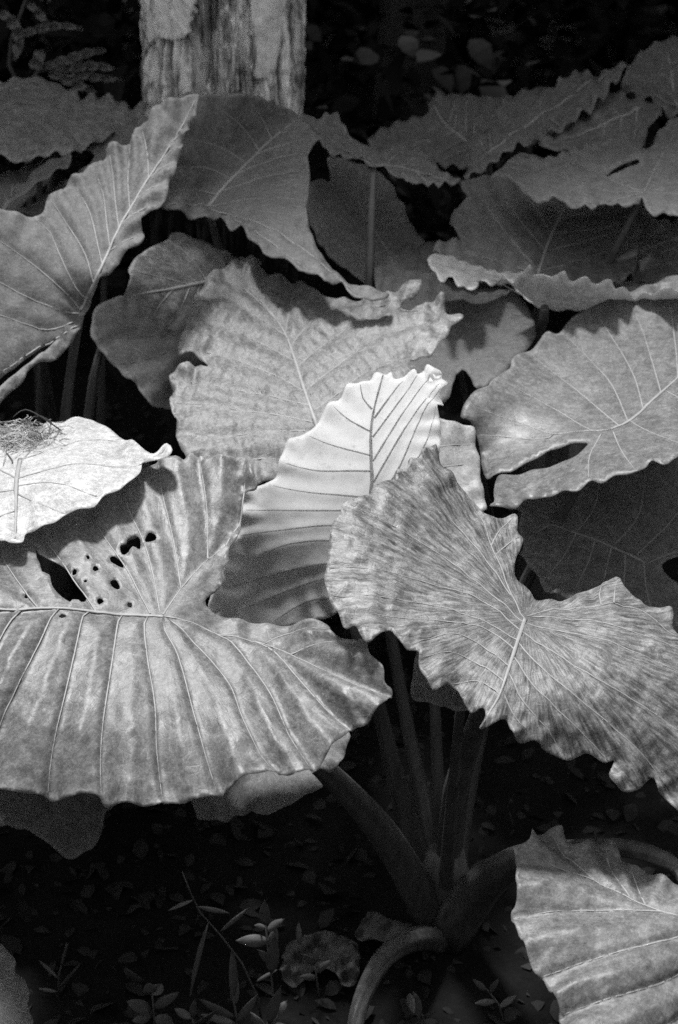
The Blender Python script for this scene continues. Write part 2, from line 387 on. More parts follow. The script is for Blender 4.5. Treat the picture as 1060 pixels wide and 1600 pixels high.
def bark_plate(poly, lift, seed):
    pts = []
    for u, v in catmull(np.array(poly, float), 5, True):
        u += 2.5*mnoise.noise((u*.09, v*.09, seed)); v += 4*mnoise.noise((u*.12, v*.12, seed+4))
        d = P(u, v, 1)-np.array([0, 0, CAMZ]); ox, oy = -TX, -TY
        A = d[0]**2+d[1]**2; B = 2*(ox*d[0]+oy*d[1]); Cc = ox*ox+oy*oy-(TR+lift)**2; D = B*B-4*A*Cc
        k = (-B-math.sqrt(max(D, 0)))/(2*A); p = d*k + [-TX, -TY, CAMZ]
        pts.append((math.atan2(p[0], -p[1]), p[2]))
    q = np.array(pts); lo, hi = q.min(0), q.max(0); gx, gy = np.meshgrid(np.arange(lo[0], hi[0], 0.035), np.arange(lo[1], hi[1], 0.0065))
    gq = np.c_[gx.ravel(), gy.ravel()]; gq = gq[inpoly(gq, q)]
    L = [Vector(map(float, p)) for p in q]+[Vector(map(float, p)) for p in gq]; n = len(q)
    vo, _, tr = delaunay_2d_cdt(L, [(i, (i+1) % n) for i in range(n)], [], 0, 1e-4)[:3]
    vq = np.array([(p.x, p.y) for p in vo]); tr = np.array(tr); tr = tr[inpoly(vq[tr].mean(1), q)]
    V = []
    for t, z in vq:
        r = TR+lift+0.007*mnoise.noise((t*7, z*16, seed))+0.004*mnoise.noise((t*22, z*60, seed)); V.append((r*math.sin(t), -r*math.cos(t), z))
    o = mesh('bark_plate', V, tr, M_PLATE, tree); s = o.modifiers.new('thickness', 'SOLIDIFY'); s.thickness = 0.02; s.offset = -1 if np.cross(np.array(V[tr[0][1]])-V[tr[0][0]], np.array(V[tr[0][2]])-V[tr[0][0]])[1] < 0 else 1
bark_plate([(226, -60), (300, -60), (304, -10), (296, 30), (286, 60), (262, 62), (244, 58), (232, 68), (227, 40)], 0.012, 1.0)
bark_plate([(392, -50), (446, -60), (447, 0), (440, 60), (428, 118), (412, 122), (396, 116), (398, 60)], 0.006, 5.0)

# ------------------------------------------------------------------ forest behind: standing trees whose crowns shade the back, and undergrowth
random.seed(4)
def leaf_cards(n, pick, size, seed):
    R = random.Random(seed); V = []; F = []
    for _ in range(n):
        c = np.array(pick(R)); s = R.uniform(*size); a = R.uniform(0, 6.28); tilt = R.gauss(0.25, 0.45)
        ax = np.array([math.cos(a)*math.cos(tilt), math.sin(a)*math.cos(tilt), -math.sin(tilt)]); sd_ = np.cross(ax, [0, 0, 1]); sd_ /= np.linalg.norm(sd_)+1e-9; nn = np.cross(sd_, ax); k = len(V)
        sd_ = sd_*math.cos(R.gauss(0, .5))+nn*math.sin(R.gauss(0, .5)); wd = R.uniform(0.22, 0.36)
        V += [c]
        for t_, w_ in ((0.22, 0.75), (0.5, 1.0), (0.78, 0.6)):
            m_ = c+ax*s*t_-np.array([0, 0, s*0.16*t_*t_]); V += [m_+sd_*s*wd*w_+nn*s*.07*w_, m_-sd_*s*wd*w_+nn*s*.07*w_]
        V += [c+ax*s-np.array([0, 0, s*0.16])]
        F += [(k, k+1, k+2), (k+1, k+3, k+4, k+2), (k+3, k+5, k+6, k+4), (k+5, k+7, k+6)]
    return V, F
def crown_pick(clumps):
    def f(R):
        c, r = R.choice(clumps)
        while True:
            p = np.array([R.uniform(-1, 1) for _ in range(3)])
            if p@p < 1: break
        return np.array(c)+p*np.array(r)
    return f
def forest_tree(x, y, h, label, n, spread, zc, seed, centre=None):
    R = random.Random(seed); t = thing('forest_tree', label, 'tree', (x, y, ground_z(x, y)-0.05), 'trees standing behind the clump')
    pts = [(x, y, 0), (x+R.uniform(-.1, .1), y, h*.4), (x+R.uniform(-.2, .2), y+R.uniform(-.1, .1), h*.75), (x+R.uniform(-.3, .3), y, h)]
    tube('trunk', pts, [0.17, 0.13, 0.1, 0.05], M_DARKB, t, 12, 0, 0.15)
    clumps = []
    for k in range(13):
        a = R.uniform(0, 6.28); rr = spread*math.sqrt(R.uniform(0.05, 1)); c = (rr*math.cos(a), rr*math.sin(a)*0.75, zc+R.uniform(-.5, .9))
        if centre: c = (centre[0]-x+R.uniform(-1, 1)*spread, centre[1]-y+R.uniform(-.6, .8), zc+R.uniform(-.2, .5))
        clumps.append((c, (R.uniform(.7, 1.1), R.uniform(.6, 1.0), R.uniform(.35, .6))))
        if k < 5: tube('limb', [(x, y, h*R.uniform(.55, .8)), (x+c[0]*.5, y+c[1]*.5, zc*0.9), (x+c[0], y+c[1], c[2])], [0.05, 0.035, 0.015], M_DARKB, t, 8, 0, 0.2)
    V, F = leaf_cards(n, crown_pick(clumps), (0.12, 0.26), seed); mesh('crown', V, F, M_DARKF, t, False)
forest_tree(-2.4, 6.9, 5.2, 'slender dark forest tree behind the pale trunk', 6000, 2.0, 3.9, 1)
forest_tree(0.3, 6.9, 5.0, 'slender dark forest tree behind the middle of the clump', 13000, 1.9, 3.4, 2)
forest_tree(2.7, 6.6, 5.2, 'slender dark forest tree behind the far right leaves', 11000, 2.0, 3.5, 3)
forest_tree(2.3, 5.4, 4.6, 'leaning forest tree overhanging the far leaves beside the clump', 10000, 1.4, 3.4, 7, (0.8, 4.8))
forest_tree(-2.5, 5.3, 4.6, 'leaning forest tree overhanging the wavy fronds and the pale trunk', 10000, 1.3, 3.4, 8, (-1.4, 5.0))
def under_pick(R):
    y = 4.5+5.0*R.random()**1.4; x = R.uniform(-1, 1)*(1.6+y*0.55); h = 1.15+0.55*mnoise.noise((x*0.9, y*0.7, 2))+max(0, y-5)*0.34
    return (x, y, max(0.0, h*R.random()**0.7))
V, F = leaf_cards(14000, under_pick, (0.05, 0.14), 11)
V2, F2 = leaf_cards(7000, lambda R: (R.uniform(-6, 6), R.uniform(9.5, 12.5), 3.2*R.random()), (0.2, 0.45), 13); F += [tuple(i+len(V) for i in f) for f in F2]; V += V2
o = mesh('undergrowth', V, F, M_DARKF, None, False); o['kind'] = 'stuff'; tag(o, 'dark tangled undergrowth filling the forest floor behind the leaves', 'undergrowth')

# wood added round the clearing on every side so daylight falls in only from above
def ring_pick(R):
    a = R.uniform(-math.pi, math.pi); r = R.uniform(4.2, 6.6); x, y = r*math.sin(a), 1.6+r*math.cos(a); top = (5.6 if y > 1.2 else 3.6 if y > -1 else 2.4)+0.9*mnoise.noise((x*.5, y*.5, 9))
    if y > 3.4 and abs(x) < 3.4: y += 3.4; return (x, y, R.uniform(2.2, 4.6))
    return (x, y, top*R.random())
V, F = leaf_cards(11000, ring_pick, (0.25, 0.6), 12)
o = mesh('forest', V, F, M_DARKF, None, False); o['kind'] = 'stuff'; tag(o, 'dark wood added round the little clearing to hold back low daylight', 'forest')

# ------------------------------------------------------------------ the elephant ear plants (outlines in photo pixels, depths in metres)
GRP = 'elephant ear plants of the clump'
BASE = G(692, 1440)
front = thing('elephant_ear_plant', 'big elephant ear plant with insect-eaten leaf, glowing upright leaf and bent stalk at its base', 'plant', BASE, GRP)
left = thing('elephant_ear_plant', 'elephant ear plant with tall furled leaf below the pale trunk and sunlit pale leaf carrying moss', 'plant', (-0.52, 2.25, 0.0), GRP)
middle = thing('elephant_ear_plant', 'elephant ear plant with half-dark folded leaf standing before the pale trunk', 'plant', (-0.08, 2.95, 0.0), GRP)
right = thing('elephant_ear_plant', 'elephant ear plant with cupped frilly-edged leaf seen edge-on over a shaded leaf', 'plant', (0.46, 2.75, 0.0), GRP)
far = thing('elephant_ear_plant', 'dim far elephant ear plant with toothed leaves against the black undergrowth', 'plant', (0.62, 3.55, 0.0), GRP)
dim = thing('elephant_ear_plant', 'dim elephant ear plant beside the wavy fronds left of the pale trunk', 'plant', (-0.72, 3.1, 0.0), GRP)
low = thing('elephant_ear_plant', 'low elephant ear plant with one small rounded dim leaf near the ground weeds', 'plant', (-0.62, 1.52, 0.0), GRP)

# --- front plant: leaf with the insect holes
H = lambda pts: [(x/2.65, 640+y/2.65) for x, y in pts]
def blob(x, y, rx, ry=None, s=0):
    R = random.Random(s); return H([(x+rx*R.uniform(.75, 1.2)*math.cos(a), y+(ry or rx)*R.uniform(.75, 1.2)*math.sin(a)) for a in np.linspace(0, 5.4, 7)])
L_out = [(321, 942), (328, 930), (347, 912), (348, 889), (357, 874), (358, 853), (372, 836), (376, 800), (381, 766), (401, 757), (393, 727), (384, 708), (374, 710), (347, 714), (325, 712), (309, 710), (298, 706),
         (287, 717), (275, 712), (235, 722), (180, 755), (110, 795), (50, 825), (0, 832), (-110, 850), (-220, 890), (-305, 958), (-260, 1060), (-180, 1150), (-90, 1212), (0, 1235), (30, 1240), (68, 1241), (79, 1246), (113, 1243),
         (128, 1238), (155, 1243), (161, 1254), (189, 1257), (242, 1258), (260, 1252), (287, 1251), (340, 1239), (350, 1231), (374, 1221), (397, 1209), (431, 1202), (453, 1208), (480, 1202), (500, 1189), (525, 1160), (548, 1138), (566, 1134),
         (585, 1117), (604, 1092), (610, 1075), (601, 1066), (600, 1043), (581, 1025), (574, 1002), (563, 998), (549, 992), (529, 992), (514, 981), (506, 970), (487, 964), (464, 968), (438, 974), (404, 972), (370, 966), (340, 958)]
L_holes = [H([(150, 560), (160, 600), (200, 615), (250, 640), (300, 690), (330, 730), (355, 770), (350, 795), (300, 798), (290, 808), (250, 785), (215, 745), (205, 700), (175, 690), (165, 650), (152, 620)]),
           H([(500, 575), (525, 570), (530, 545), (560, 525), (580, 538), (580, 582), (552, 575), (535, 600), (515, 612), (500, 600)]), H([(600, 545), (620, 518), (648, 530), (645, 550), (615, 557)]),
           H([(457, 615), (475, 610), (505, 635), (511, 655), (490, 652), (460, 635)]), H([(458, 715), (480, 705), (498, 735), (485, 748), (462, 735)])]
for i, (x, y, r) in enumerate([(397, 670, 13), (309, 677, 12), (415, 797, 14), (537, 807, 13), (355, 719, 8), (366, 625, 8), (110, 761, 9)]): L_holes.append(blob(x, y, r, None, i))
L_holes.append(blob(260, 857, 16, 9, 33))
L_mid = [(255, 963), (190, 957), (110, 952), (0, 948), (-150, 945), (-295, 958)]
L_veins = [[(255, 963), (300, 973), (340, 988), (415, 1006), (491, 1040), (566, 1074), (602, 1084)], [(255, 960), (283, 920), (325, 871), (354, 845)],
           [(283, 919), (272, 848), (253, 768), (247, 722)], [(325, 870), (323, 791), (312, 716)], [(353, 846), (372, 812), (380, 770), (382, 714)], [(250, 956), (240, 900), (226, 851), (204, 802), (185, 760)],
           [(235, 958), (205, 900), (170, 850), (140, 800)], [(150, 953), (115, 905), (85, 860), (60, 830)], [(60, 950), (25, 900), (0, 860)],
           [(32, 951), (18, 965), (0, 998), (-25, 1060), (-60, 1150), (-75, 1210)], [(92, 952), (80, 965), (64, 998), (23, 1081), (0, 1130), (-18, 1200)], [(140, 954), (130, 962), (117, 1017), (102, 1081), (83, 1164), (72, 1236)],
           [(192, 957), (185, 968), (175, 1035), (162, 1122), (157, 1186), (158, 1246)], [(232, 960), (226, 973), (230, 1024), (242, 1100), (245, 1171), (253, 1246)], [(255, 966), (258, 985), (279, 1028), (302, 1111), (321, 1179), (337, 1232)],
           [(262, 967), (283, 983), (321, 1024), (358, 1069), (381, 1126), (408, 1179), (429, 1198)], [(310, 976), (355, 998), (397, 1047), (427, 1092), (453, 1149), (484, 1194)], [(395, 1000), (427, 1017), (468, 1062), (506, 1104), (543, 1136)],
           [(415, 1004), (453, 984), (506, 977)], [(455, 1022), (502, 1002), (550, 997)], [(-90, 946), (-120, 1000), (-160, 1080), (-190, 1135)]]
Lf = leaf(front, M_LEAF, L_out, [(255, 963, 1.77), (0, 948, 1.74), (-295, 958, 1.78), (380, 710, 1.985), (290, 710, 1.99), (50, 830, 1.90), (0, 1238, 1.575), (160, 1250, 1.565), (250, 1256, 1.565), (430, 1200, 1.585), (548, 1138, 1.615),
         (608, 1078, 1.625), (560, 1000, 1.685), (440, 974, 1.79), (347, 890, 1.85), (200, 1100, 1.645), (420, 1080, 1.675)], (255, 963), L_veins, 6.0, L_holes, 0.0032, 56, 0.006, 0.009, 30, 0.002, 0.0010, 4.2, None, 3,
         'broad waxy leaf riddled with insect holes, pleated front edge hanging down', mid=L_mid, saw=0.0052)
# --- front plant: dusty streaked leaf
R_out = [(683, 688), (676, 692), (662, 700), (660, 711), (642, 713), (637, 728), (621, 731), (618, 745), (604, 748), (585, 756), (580, 768), (563, 775), (540, 779), (532, 800), (521, 813), (515, 843), (512, 877), (508, 896), (510, 915), (517, 934), (526, 945),
         (532, 961), (540, 974), (555, 970), (563, 985), (574, 996), (589, 989), (612, 977), (623, 992), (638, 1004), (655, 1009), (660, 1032), (668, 1051), (683, 1070), (702, 1062), (716, 1066), (721, 1085), (735, 1099), (753, 1094), (760, 1111),
         (751, 1126), (773, 1125), (799, 1117), (806, 1142), (826, 1158), (839, 1155), (860, 1172), (886, 1185), (903, 1181), (920, 1175), (947, 1187), (964, 1185), (956, 1206), (963, 1221), (981, 1234), (1001, 1232), (1026, 1213), (1033, 1232), (1046, 1243), (1060, 1262),
         (1095, 1285), (1140, 1280), (1165, 1220), (1170, 1110), (1150, 1020), (1115, 975), (1075, 990), (1060, 980), (1055, 968), (1051, 945), (1030, 941), (1011, 939), (1000, 929), (978, 912), (968, 894), (958, 895), (939, 909), (924, 912), (902, 924), (875, 931), (845, 929), (832, 920),
         (811, 899), (805, 884), (809, 865), (818, 843), (811, 824), (809, 797), (790, 800), (769, 805), (754, 790), (739, 775), (720, 748), (698, 722), (686, 695)]
R_mid = [(822, 963), (808, 1005), (795, 1045), (780, 1085), (757, 1121)]
R_veins = [[(822, 963), (815, 954), (788, 892), (769, 850), (750, 797), (715, 745), (688, 700)], [(824, 958), (845, 950), (880, 945), (930, 944), (965, 942), (1010, 951), (1056, 985), (1120, 1010), (1200, 1060)],
           [(820, 970), (880, 985), (950, 1003), (1060, 1052), (1200, 1130)], [(816, 985), (860, 1015), (930, 1060), (1060, 1140), (1170, 1250)], [(810, 1003), (860, 1055), (940, 1120), (1020, 1190), (1055, 1240)], [(803, 1025), (840, 1075), (890, 1125), (960, 1190)],
           [(795, 1048), (820, 1090), (860, 1140), (885, 1178)], [(786, 1072), (800, 1095), (830, 1140)], [(818, 968), (750, 915), (680, 860), (560, 790)], [(817, 985), (760, 945), (700, 918), (600, 893), (516, 880)], [(811, 1000), (720, 958), (640, 935), (522, 927)],
           [(805, 1015), (760, 985), (700, 970), (600, 955), (545, 960)], [(797, 1040), (745, 1003), (700, 988), (645, 998)], [(789, 1062), (760, 1040), (715, 1018), (668, 1020)], [(783, 1080), (765, 1065), (735, 1055), (710, 1058)],
           [(769, 850), (785, 820), (806, 800)], [(775, 865), (795, 845), (815, 835)], [(800, 925), (740, 850), (680, 780), (630, 735)], [(960, 942), (962, 915), (967, 900)], [(940, 943), (937, 925), (940, 912)], [(830, 957), (930, 970), (1060, 1010), (1180, 1060)]]
Rf = leaf(front, M_STREAK, R_out, [(822, 963, 1.72), (765, 1120, 1.555), (683, 690, 1.93), (745, 785, 1.9), (811, 800, 1.9), (845, 929, 1.775), (512, 880, 1.74), (520, 935, 1.69), (580, 990, 1.64), (660, 1010, 1.63), (700, 1065, 1.605), (880, 1180, 1.575),
          (960, 1195, 1.57), (1060, 1260, 1.57), (1060, 985, 1.72), (960, 900, 1.8), (1160, 1130, 1.65), (540, 780, 1.83), (930, 1080, 1.61)], (822, 963), R_veins, 6.0, (), 0.003, 44, 0.008, 0.0035, 22, 0.0012, 0.0016, 4.0, None, 7,
          'dusty streaked leaf with pale midrib and frilly bright edge', mid=R_mid, pucker=0.0004, saw=0.0018)
# --- front plant: glowing upright leaf seen from below
C_out = [(357, 847), (376, 835), (376, 809), (380, 786), (385, 762), (415, 758), (431, 745), (434, 730), (442, 707), (450, 688), (472, 679), (491, 669), (506, 643), (514, 632), (532, 622), (544, 601), (563, 600), (578, 596), (587, 583), (602, 588), (612, 583), (619, 596),
         (649, 581), (653, 588), (663, 579), (668, 571), (680, 579), (691, 583), (691, 592), (700, 600), (689, 617), (693, 635), (685, 637), (687, 654), (689, 684), (682, 730), (650, 800), (610, 870), (560, 935), (505, 968), (430, 985), (380, 985), (330, 962), (330, 930), (345, 890)]
C_mid = [(535, 925), (560, 860), (576, 800), (581, 756), (580, 722), (580, 673), (586, 635), (599, 588)]
C_veins = [[(581, 641), (567, 624), (563, 603)], [(578, 675), (547, 658), (521, 637)], [(578, 713), (521, 697), (484, 682)], [(579, 738), (498, 735), (447, 725)], [(577, 780), (483, 768), (428, 760)], [(575, 800), (532, 798), (472, 797), (387, 798)],
           [(568, 835), (517, 821), (434, 829), (379, 837)], [(560, 862), (515, 845), (453, 850), (405, 868)], [(550, 888), (510, 881), (430, 897), (352, 920)], [(540, 912), (510, 904), (453, 922), (378, 953)], [(530, 935), (480, 940), (430, 970)],
           [(585, 655), (610, 622), (630, 598)], [(583, 684), (634, 617), (653, 590)], [(583, 722), (627, 652), (673, 590)], [(584, 755), (638, 664), (691, 600)], [(580, 790), (619, 741), (661, 650), (690, 612)], [(575, 815), (657, 711), (682, 640)]]
Cf = leaf(front, M_YOUNG, C_out, [(357, 847, 2.09), (385, 762, 2.09), (510, 640, 2.03), (600, 590, 1.975), (690, 590, 1.985), (685, 650, 2.03), (580, 720, 2.085), (480, 850, 2.15), (535, 925, 2.165), (430, 985, 2.13), (335, 950, 2.05), (650, 800, 2.12)], (535, 925), C_veins, 6.0, (), 0.003, 38, 0.002,
          0.003, 20, 0.0008, 0.0005, 4.2, M_YVEIN, 11, 'thin upright young leaf glowing with light from behind, dark veins', mid=C_mid)
# --- front plant: mottled leaf in the middle
M_out = [(326, 428), (322, 439), (316, 449), (305, 456), (302, 476), (292, 490), (289, 510), (279, 535), (279, 553), (285, 555), (293, 549), (305, 552), (322, 567), (326, 576), (305, 571), (285, 572), (265, 588), (271, 612), (265, 624), (270, 645), (277, 660), (275, 680), (285, 702),
         (310, 735), (380, 750), (430, 748), (500, 716), (570, 665), (640, 612), (690, 590), (655, 577), (642, 560), (668, 560), (693, 533), (702, 521), (706, 510), (724, 496), (719, 489), (699, 486), (696, 470), (690, 462), (665, 473), (642, 478), (625, 475), (654, 458), (659, 446), (651, 439), (608, 456), (560, 462), (538, 462),
         (507, 462), (484, 448), (470, 438), (456, 440), (435, 428), (423, 428), (401, 408), (375, 405), (341, 420)]
M_mid = [(505, 690), (490, 650), (477, 612), (446, 521), (412, 473), (365, 415)]
M_veins = [[(486, 635), (400, 612), (330, 600), (270, 590)], [(477, 612), (420, 580), (345, 552), (285, 537)], [(462, 565), (400, 530), (350, 508), (295, 492)], [(448, 525), (390, 485), (350, 460), (310, 458)], [(430, 497), (390, 455), (350, 432)], [(494, 660), (420, 645), (340, 632), (268, 628)], [(500, 675), (420, 672), (340, 678), (280, 677)],
           [(505, 690), (430, 712), (350, 710), (295, 712)], [(455, 540), (500, 490), (545, 468)], [(466, 572), (530, 520), (580, 492), (610, 480)], [(478, 610), (540, 562), (600, 520), (690, 500)], [(490, 642), (560, 590), (620, 560), (650, 550)], [(500, 672), (570, 630), (640, 610)], [(446, 521), (455, 470), (462, 445)], [(412, 473), (415, 440), (420, 425)], [(560, 468), (610, 472), (640, 480), (700, 492)]]
Mf = leaf(front, M_MOTTLE, M_out, [(490, 650, 2.25), (380, 420, 2.6), (270, 620, 2.32), (285, 700, 2.22), (430, 765, 2.16), (620, 600, 2.28), (700, 520, 2.4), (650, 440, 2.5), (540, 462, 2.53), (460, 440, 2.58), (280, 540, 2.4), (600, 690, 2.2)], (505, 690), M_veins, 6.5, (), 0.004, 36, 0.004, 0.007, 22, 0.003, 0.0015, 4.5, None, 13,
          'mottled puckered leaf with torn left edge', mid=M_mid, pucker=0.0026, saw=0.002)
# --- front plant: broad smooth leaf on the right with the long slit
U_out = [(720, 650), (737, 616), (760, 606), (771, 592), (797, 575), (800, 561), (817, 550), (836, 541), (853, 519), (873, 520), (900, 492), (950, 465), (1010, 445), (1080, 430), (1140, 490), (1165, 590), (1150, 670), (1110, 700), (1060, 714), (1037, 724), (1018, 720), (1007, 729), (988, 737), (962, 741), (939, 752), (922, 750),
         (902, 765), (875, 767), (852, 778), (826, 777), (811, 792), (796, 795), (766, 792), (773, 786), (773, 771), (779, 746), (800, 744), (841, 733), (886, 718), (909, 703), (918, 690), (894, 692), (860, 703), (830, 720), (811, 731), (773, 746), (762, 750), (754, 733), (752, 714), (745, 680), (734, 658)]
U_mid = [(954, 669), (985, 655), (1020, 625), (1060, 590), (1120, 540), (1180, 480)]
U_veins = [[(954, 669), (900, 673), (864, 677), (811, 661), (736, 635)], [(864, 678), (841, 686), (747, 680)], [(945, 668), (923, 670), (845, 626), (783, 592)], [(968, 664), (904, 611), (831, 550)], [(981, 655), (958, 604), (930, 570), (884, 520)], [(1005, 637), (992, 590), (964, 538), (935, 490)], [(1033, 612), (1015, 550), (1003, 510), (985, 465)],
           [(1060, 590), (1057, 550), (1049, 485), (1040, 450)], [(958, 672), (970, 700), (992, 731)], [(940, 675), (921, 711), (920, 746)], [(985, 656), (1007, 669), (1060, 690), (1110, 695)], [(1040, 610), (1100, 640), (1180, 670)]]
Uf = leaf(front, M_LEAF, U_out, [(954, 669, 2.18), (735, 640, 2.25), (800, 561, 2.4), (860, 518, 2.5), (1060, 450, 2.62), (1150, 520, 2.45), (1165, 640, 2.2), (1060, 714, 2.03), (920, 750, 2.03), (800, 793, 2.03), (775, 770, 2.06), (760, 745, 2.18), (860, 700, 2.17), (918, 690, 2.15)], (954, 669), U_veins, 7.0, (), 0.0018, 40, 0.002, 0.003, 22, 0.001, 0.0007, 4.0, None, 17,
          'broad smooth pale-veined leaf with long slit between its lobes', mid=U_mid)
# --- front plant: leaf hanging low on the arched stalk
B_out = [(802, 1325), (815, 1321), (825, 1317), (830, 1302), (840, 1302), (855, 1295), (875, 1294), (885, 1307), (908, 1318), (930, 1311), (945, 1306), (960, 1312), (975, 1335), (1010, 1355), (1060, 1375), (1150, 1420), (1210, 1520), (1190, 1640), (1100, 1720), (980, 1710), (900, 1650), (877, 1590), (875, 1570), (860, 1545), (850, 1525), (835, 1515),
         (820, 1485), (810, 1460), (800, 1427), (807, 1410), (805, 1370), (810, 1345)]
B_mid = [(1085, 1432), (1130, 1500), (1140, 1600), (1090, 1700)]
B_veins = [[(1085, 1432), (1015, 1410), (930, 1370), (855, 1347), (812, 1340)], [(1035, 1417), (1015, 1417), (930, 1417), (803, 1429)], [(1088, 1445), (1060, 1460), (970, 1482), (847, 1520)], [(1110, 1480), (1060, 1522), (995, 1546), (880, 1577)], [(985, 1394), (955, 1347), (948, 1312)], [(1010, 1408), (985, 1347)], [(930, 1370), (880, 1322), (862, 1300)], [(1130, 1530), (1060, 1590), (960, 1650)]]
Bf = leaf(front, M_LEAF, B_out, [(1085, 1432, 1.521), (800, 1427, 1.529), (810, 1340, 1.587), (870, 1296, 1.638), (960, 1312, 1.638), (880, 1590, 1.421), (980, 1480, 1.479), (1100, 1720, 1.387), (1200, 1540, 1.504)], (1085, 1432), B_veins, 6.0, (), 0.004, 46, 0.006, 0.015, 30, 0.003, 0.001, 5.0, None, 19,
          'leaf hanging low on an arched stalk with puffed glossy quilting', mid=B_mid, saw=0.004)
# --- front plant: small pieces of leaves half hidden
K_out = [(684, 652), (717, 662), (741, 665), (745, 692), (751, 714), (752, 745), (758, 767), (760, 786), (755, 798), (700, 805), (650, 745), (650, 675)]
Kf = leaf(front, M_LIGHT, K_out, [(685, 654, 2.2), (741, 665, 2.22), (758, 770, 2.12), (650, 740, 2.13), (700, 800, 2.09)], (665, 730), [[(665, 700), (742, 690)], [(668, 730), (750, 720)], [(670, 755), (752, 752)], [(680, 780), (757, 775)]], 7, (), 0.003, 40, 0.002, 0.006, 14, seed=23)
S_out = [(662, 1000), (650, 1022), (645, 1050), (642, 1074), (646, 1089), (672, 1096), (695, 1104), (721, 1111), (745, 1106), (760, 1060), (740, 1000), (700, 975)]
Sf = leaf(front, M_LEAF, S_out, [(655, 1013, 1.82), (646, 1089, 1.76), (721, 1111, 1.74), (745, 1030, 1.8)], (730, 1000), [[(730, 1000), (690, 1040), (655, 1080)], [(730, 1005), (715, 1060), (705, 1100)]], 8, (), seed=29)

# petioles of the front plant: the pixel path gives the line, the depth runs from the base to the blade
def pet(plant, rows, name='petiole'):
    """rows: (u, v, depth, width in pixels)"""
    r = np.array(rows, float); pts = P(r[:, 0], r[:, 1], r[:, 2]); rad = r[:, 3]*r[:, 2]/FPX*0.5
    return petiole(plant, pts, rad, name)
def tip(l, wpx=12):
    p = l.attach - l.n*0.004; d = p[1]*cP - (p[2]-CAMZ)*sP
    return (530+p[0]/d*FPX, 800-((p[1]*sP + (p[2]-CAMZ)*cP)/d)*FPX, d, wpx)
pet(front, [(690, 1455, 2.40, 60), (650, 1385, 2.32, 50), (590, 1290, 2.18, 44), (500, 1195, 2.00, 38), (400, 1105, 1.88, 30), (300, 1015, 1.81, 22), tip(Lf, 18)])
pet(front, [(682, 1450, 2.43, 52), (660, 1370, 2.43, 44), (632, 1270, 2.38, 34), (607, 1170, 2.32, 22), (586, 1080, 2.24, 18), (560, 1000, 2.16, 16), tip(Cf, 14)])
pet(front, [(695, 1450, 2.42, 46), (682, 1370, 2.44, 32), (660, 1250, 2.44, 28), (630, 1100, 2.42, 22), (608, 975, 2.38, 17), (570, 830, 2.33, 14), tip(Mf, 12)])
pet(front, [(702, 1450, 2.40, 44), (700, 1340, 2.34, 36), (712, 1240, 2.24, 30), (735, 1160, 2.12, 28), (765, 1080, 1.95, 24), (800, 1005, 1.80, 20), tip(Rf, 16)])
pet(front, [(708, 1455, 2.44, 46), (712, 1370, 2.45, 30), (728, 1250, 2.44, 28), (752, 1130, 2.42, 24), (800, 960, 2.38, 20), (880, 800, 2.3, 16), tip(Uf, 14)])
pet(front, [(700, 1465, 2.36, 70), (740, 1400, 2.26, 58), (805, 1347, 2.03, 48), (900, 1327, 1.78, 34), (990, 1328, 1.66, 32), (1065, 1362, 1.59, 28), tip(Bf, 20)])
pet(front, [(722, 1490, 2.42, 40), (688, 1470, 2.34, 38), (648, 1468, 2.24, 37), (604, 1494, 2.14, 34), (572, 1545, 2.06, 31), (556, 1600, 2.0, 28), (545, 1680, 1.98, 24)], 'bent_petiole')
stalk(front, Kf, 0.016, 0.006, 0.02); stalk(front, Sf, 0.014, 0.006, 0.06)
# fleshy stem base with leaf scars
path = [BASE+np.array(p) for p in ((0.02, 0.06, -0.06), (0.01, 0.0, 0.03), (0.0, -0.01, 0.10), (0.0, -0.015, 0.16))]
tube('stem', path, [0.075, 0.066, 0.052, 0.030], M_PETIOLE, front, 18)

def backleaf(plant, out, depth, mid, seed, step=9, n=5, **kw):
    return leaf(plant, M_MATTE, out, depth, mid[0], autoveins(out, mid, n, 58, 2), step, (), 0.009, 30, 0.008, 0.010, 18, 0.002, 0.003, 3.2, M_VEIN, seed, mid=mid, saw=0.006, **kw)
# --- left plant
UL_out = [(310, 146), (308, 165), (306, 185), (297, 190), (295, 203), (287, 214), (284, 238), (277, 246), (275, 270), (264, 280), (263, 300), (255, 315), (240, 328), (222, 338), (222, 355), (226, 367), (221, 379), (200, 390), (190, 402), (184, 414), (170, 427), (157, 431), (150, 445), (141, 470), (127, 505), (113, 533), (99, 550),
          (82, 563), (59, 566), (42, 583), (36, 596), (8, 621), (-30, 668), (-60, 668), (0, 603), (40, 570), (89, 530), (50, 553), (0, 590), (-70, 632), (-150, 610), (-190, 500), (-150, 400), (-60, 330), (0, 325), (23, 329), (51, 335), (67, 329), (76, 301), (99, 292), (109, 273), (127, 268), (141, 254), (158, 251), (166, 241), (167, 225), (192, 223), (205, 219), (211, 198), (231, 189), (238, 171), (250, 162), (280, 152), (300, 146)]
UL_mid = [(125, 484), (150, 432), (172, 385), (200, 330), (240, 265), (278, 205), (306, 152)]
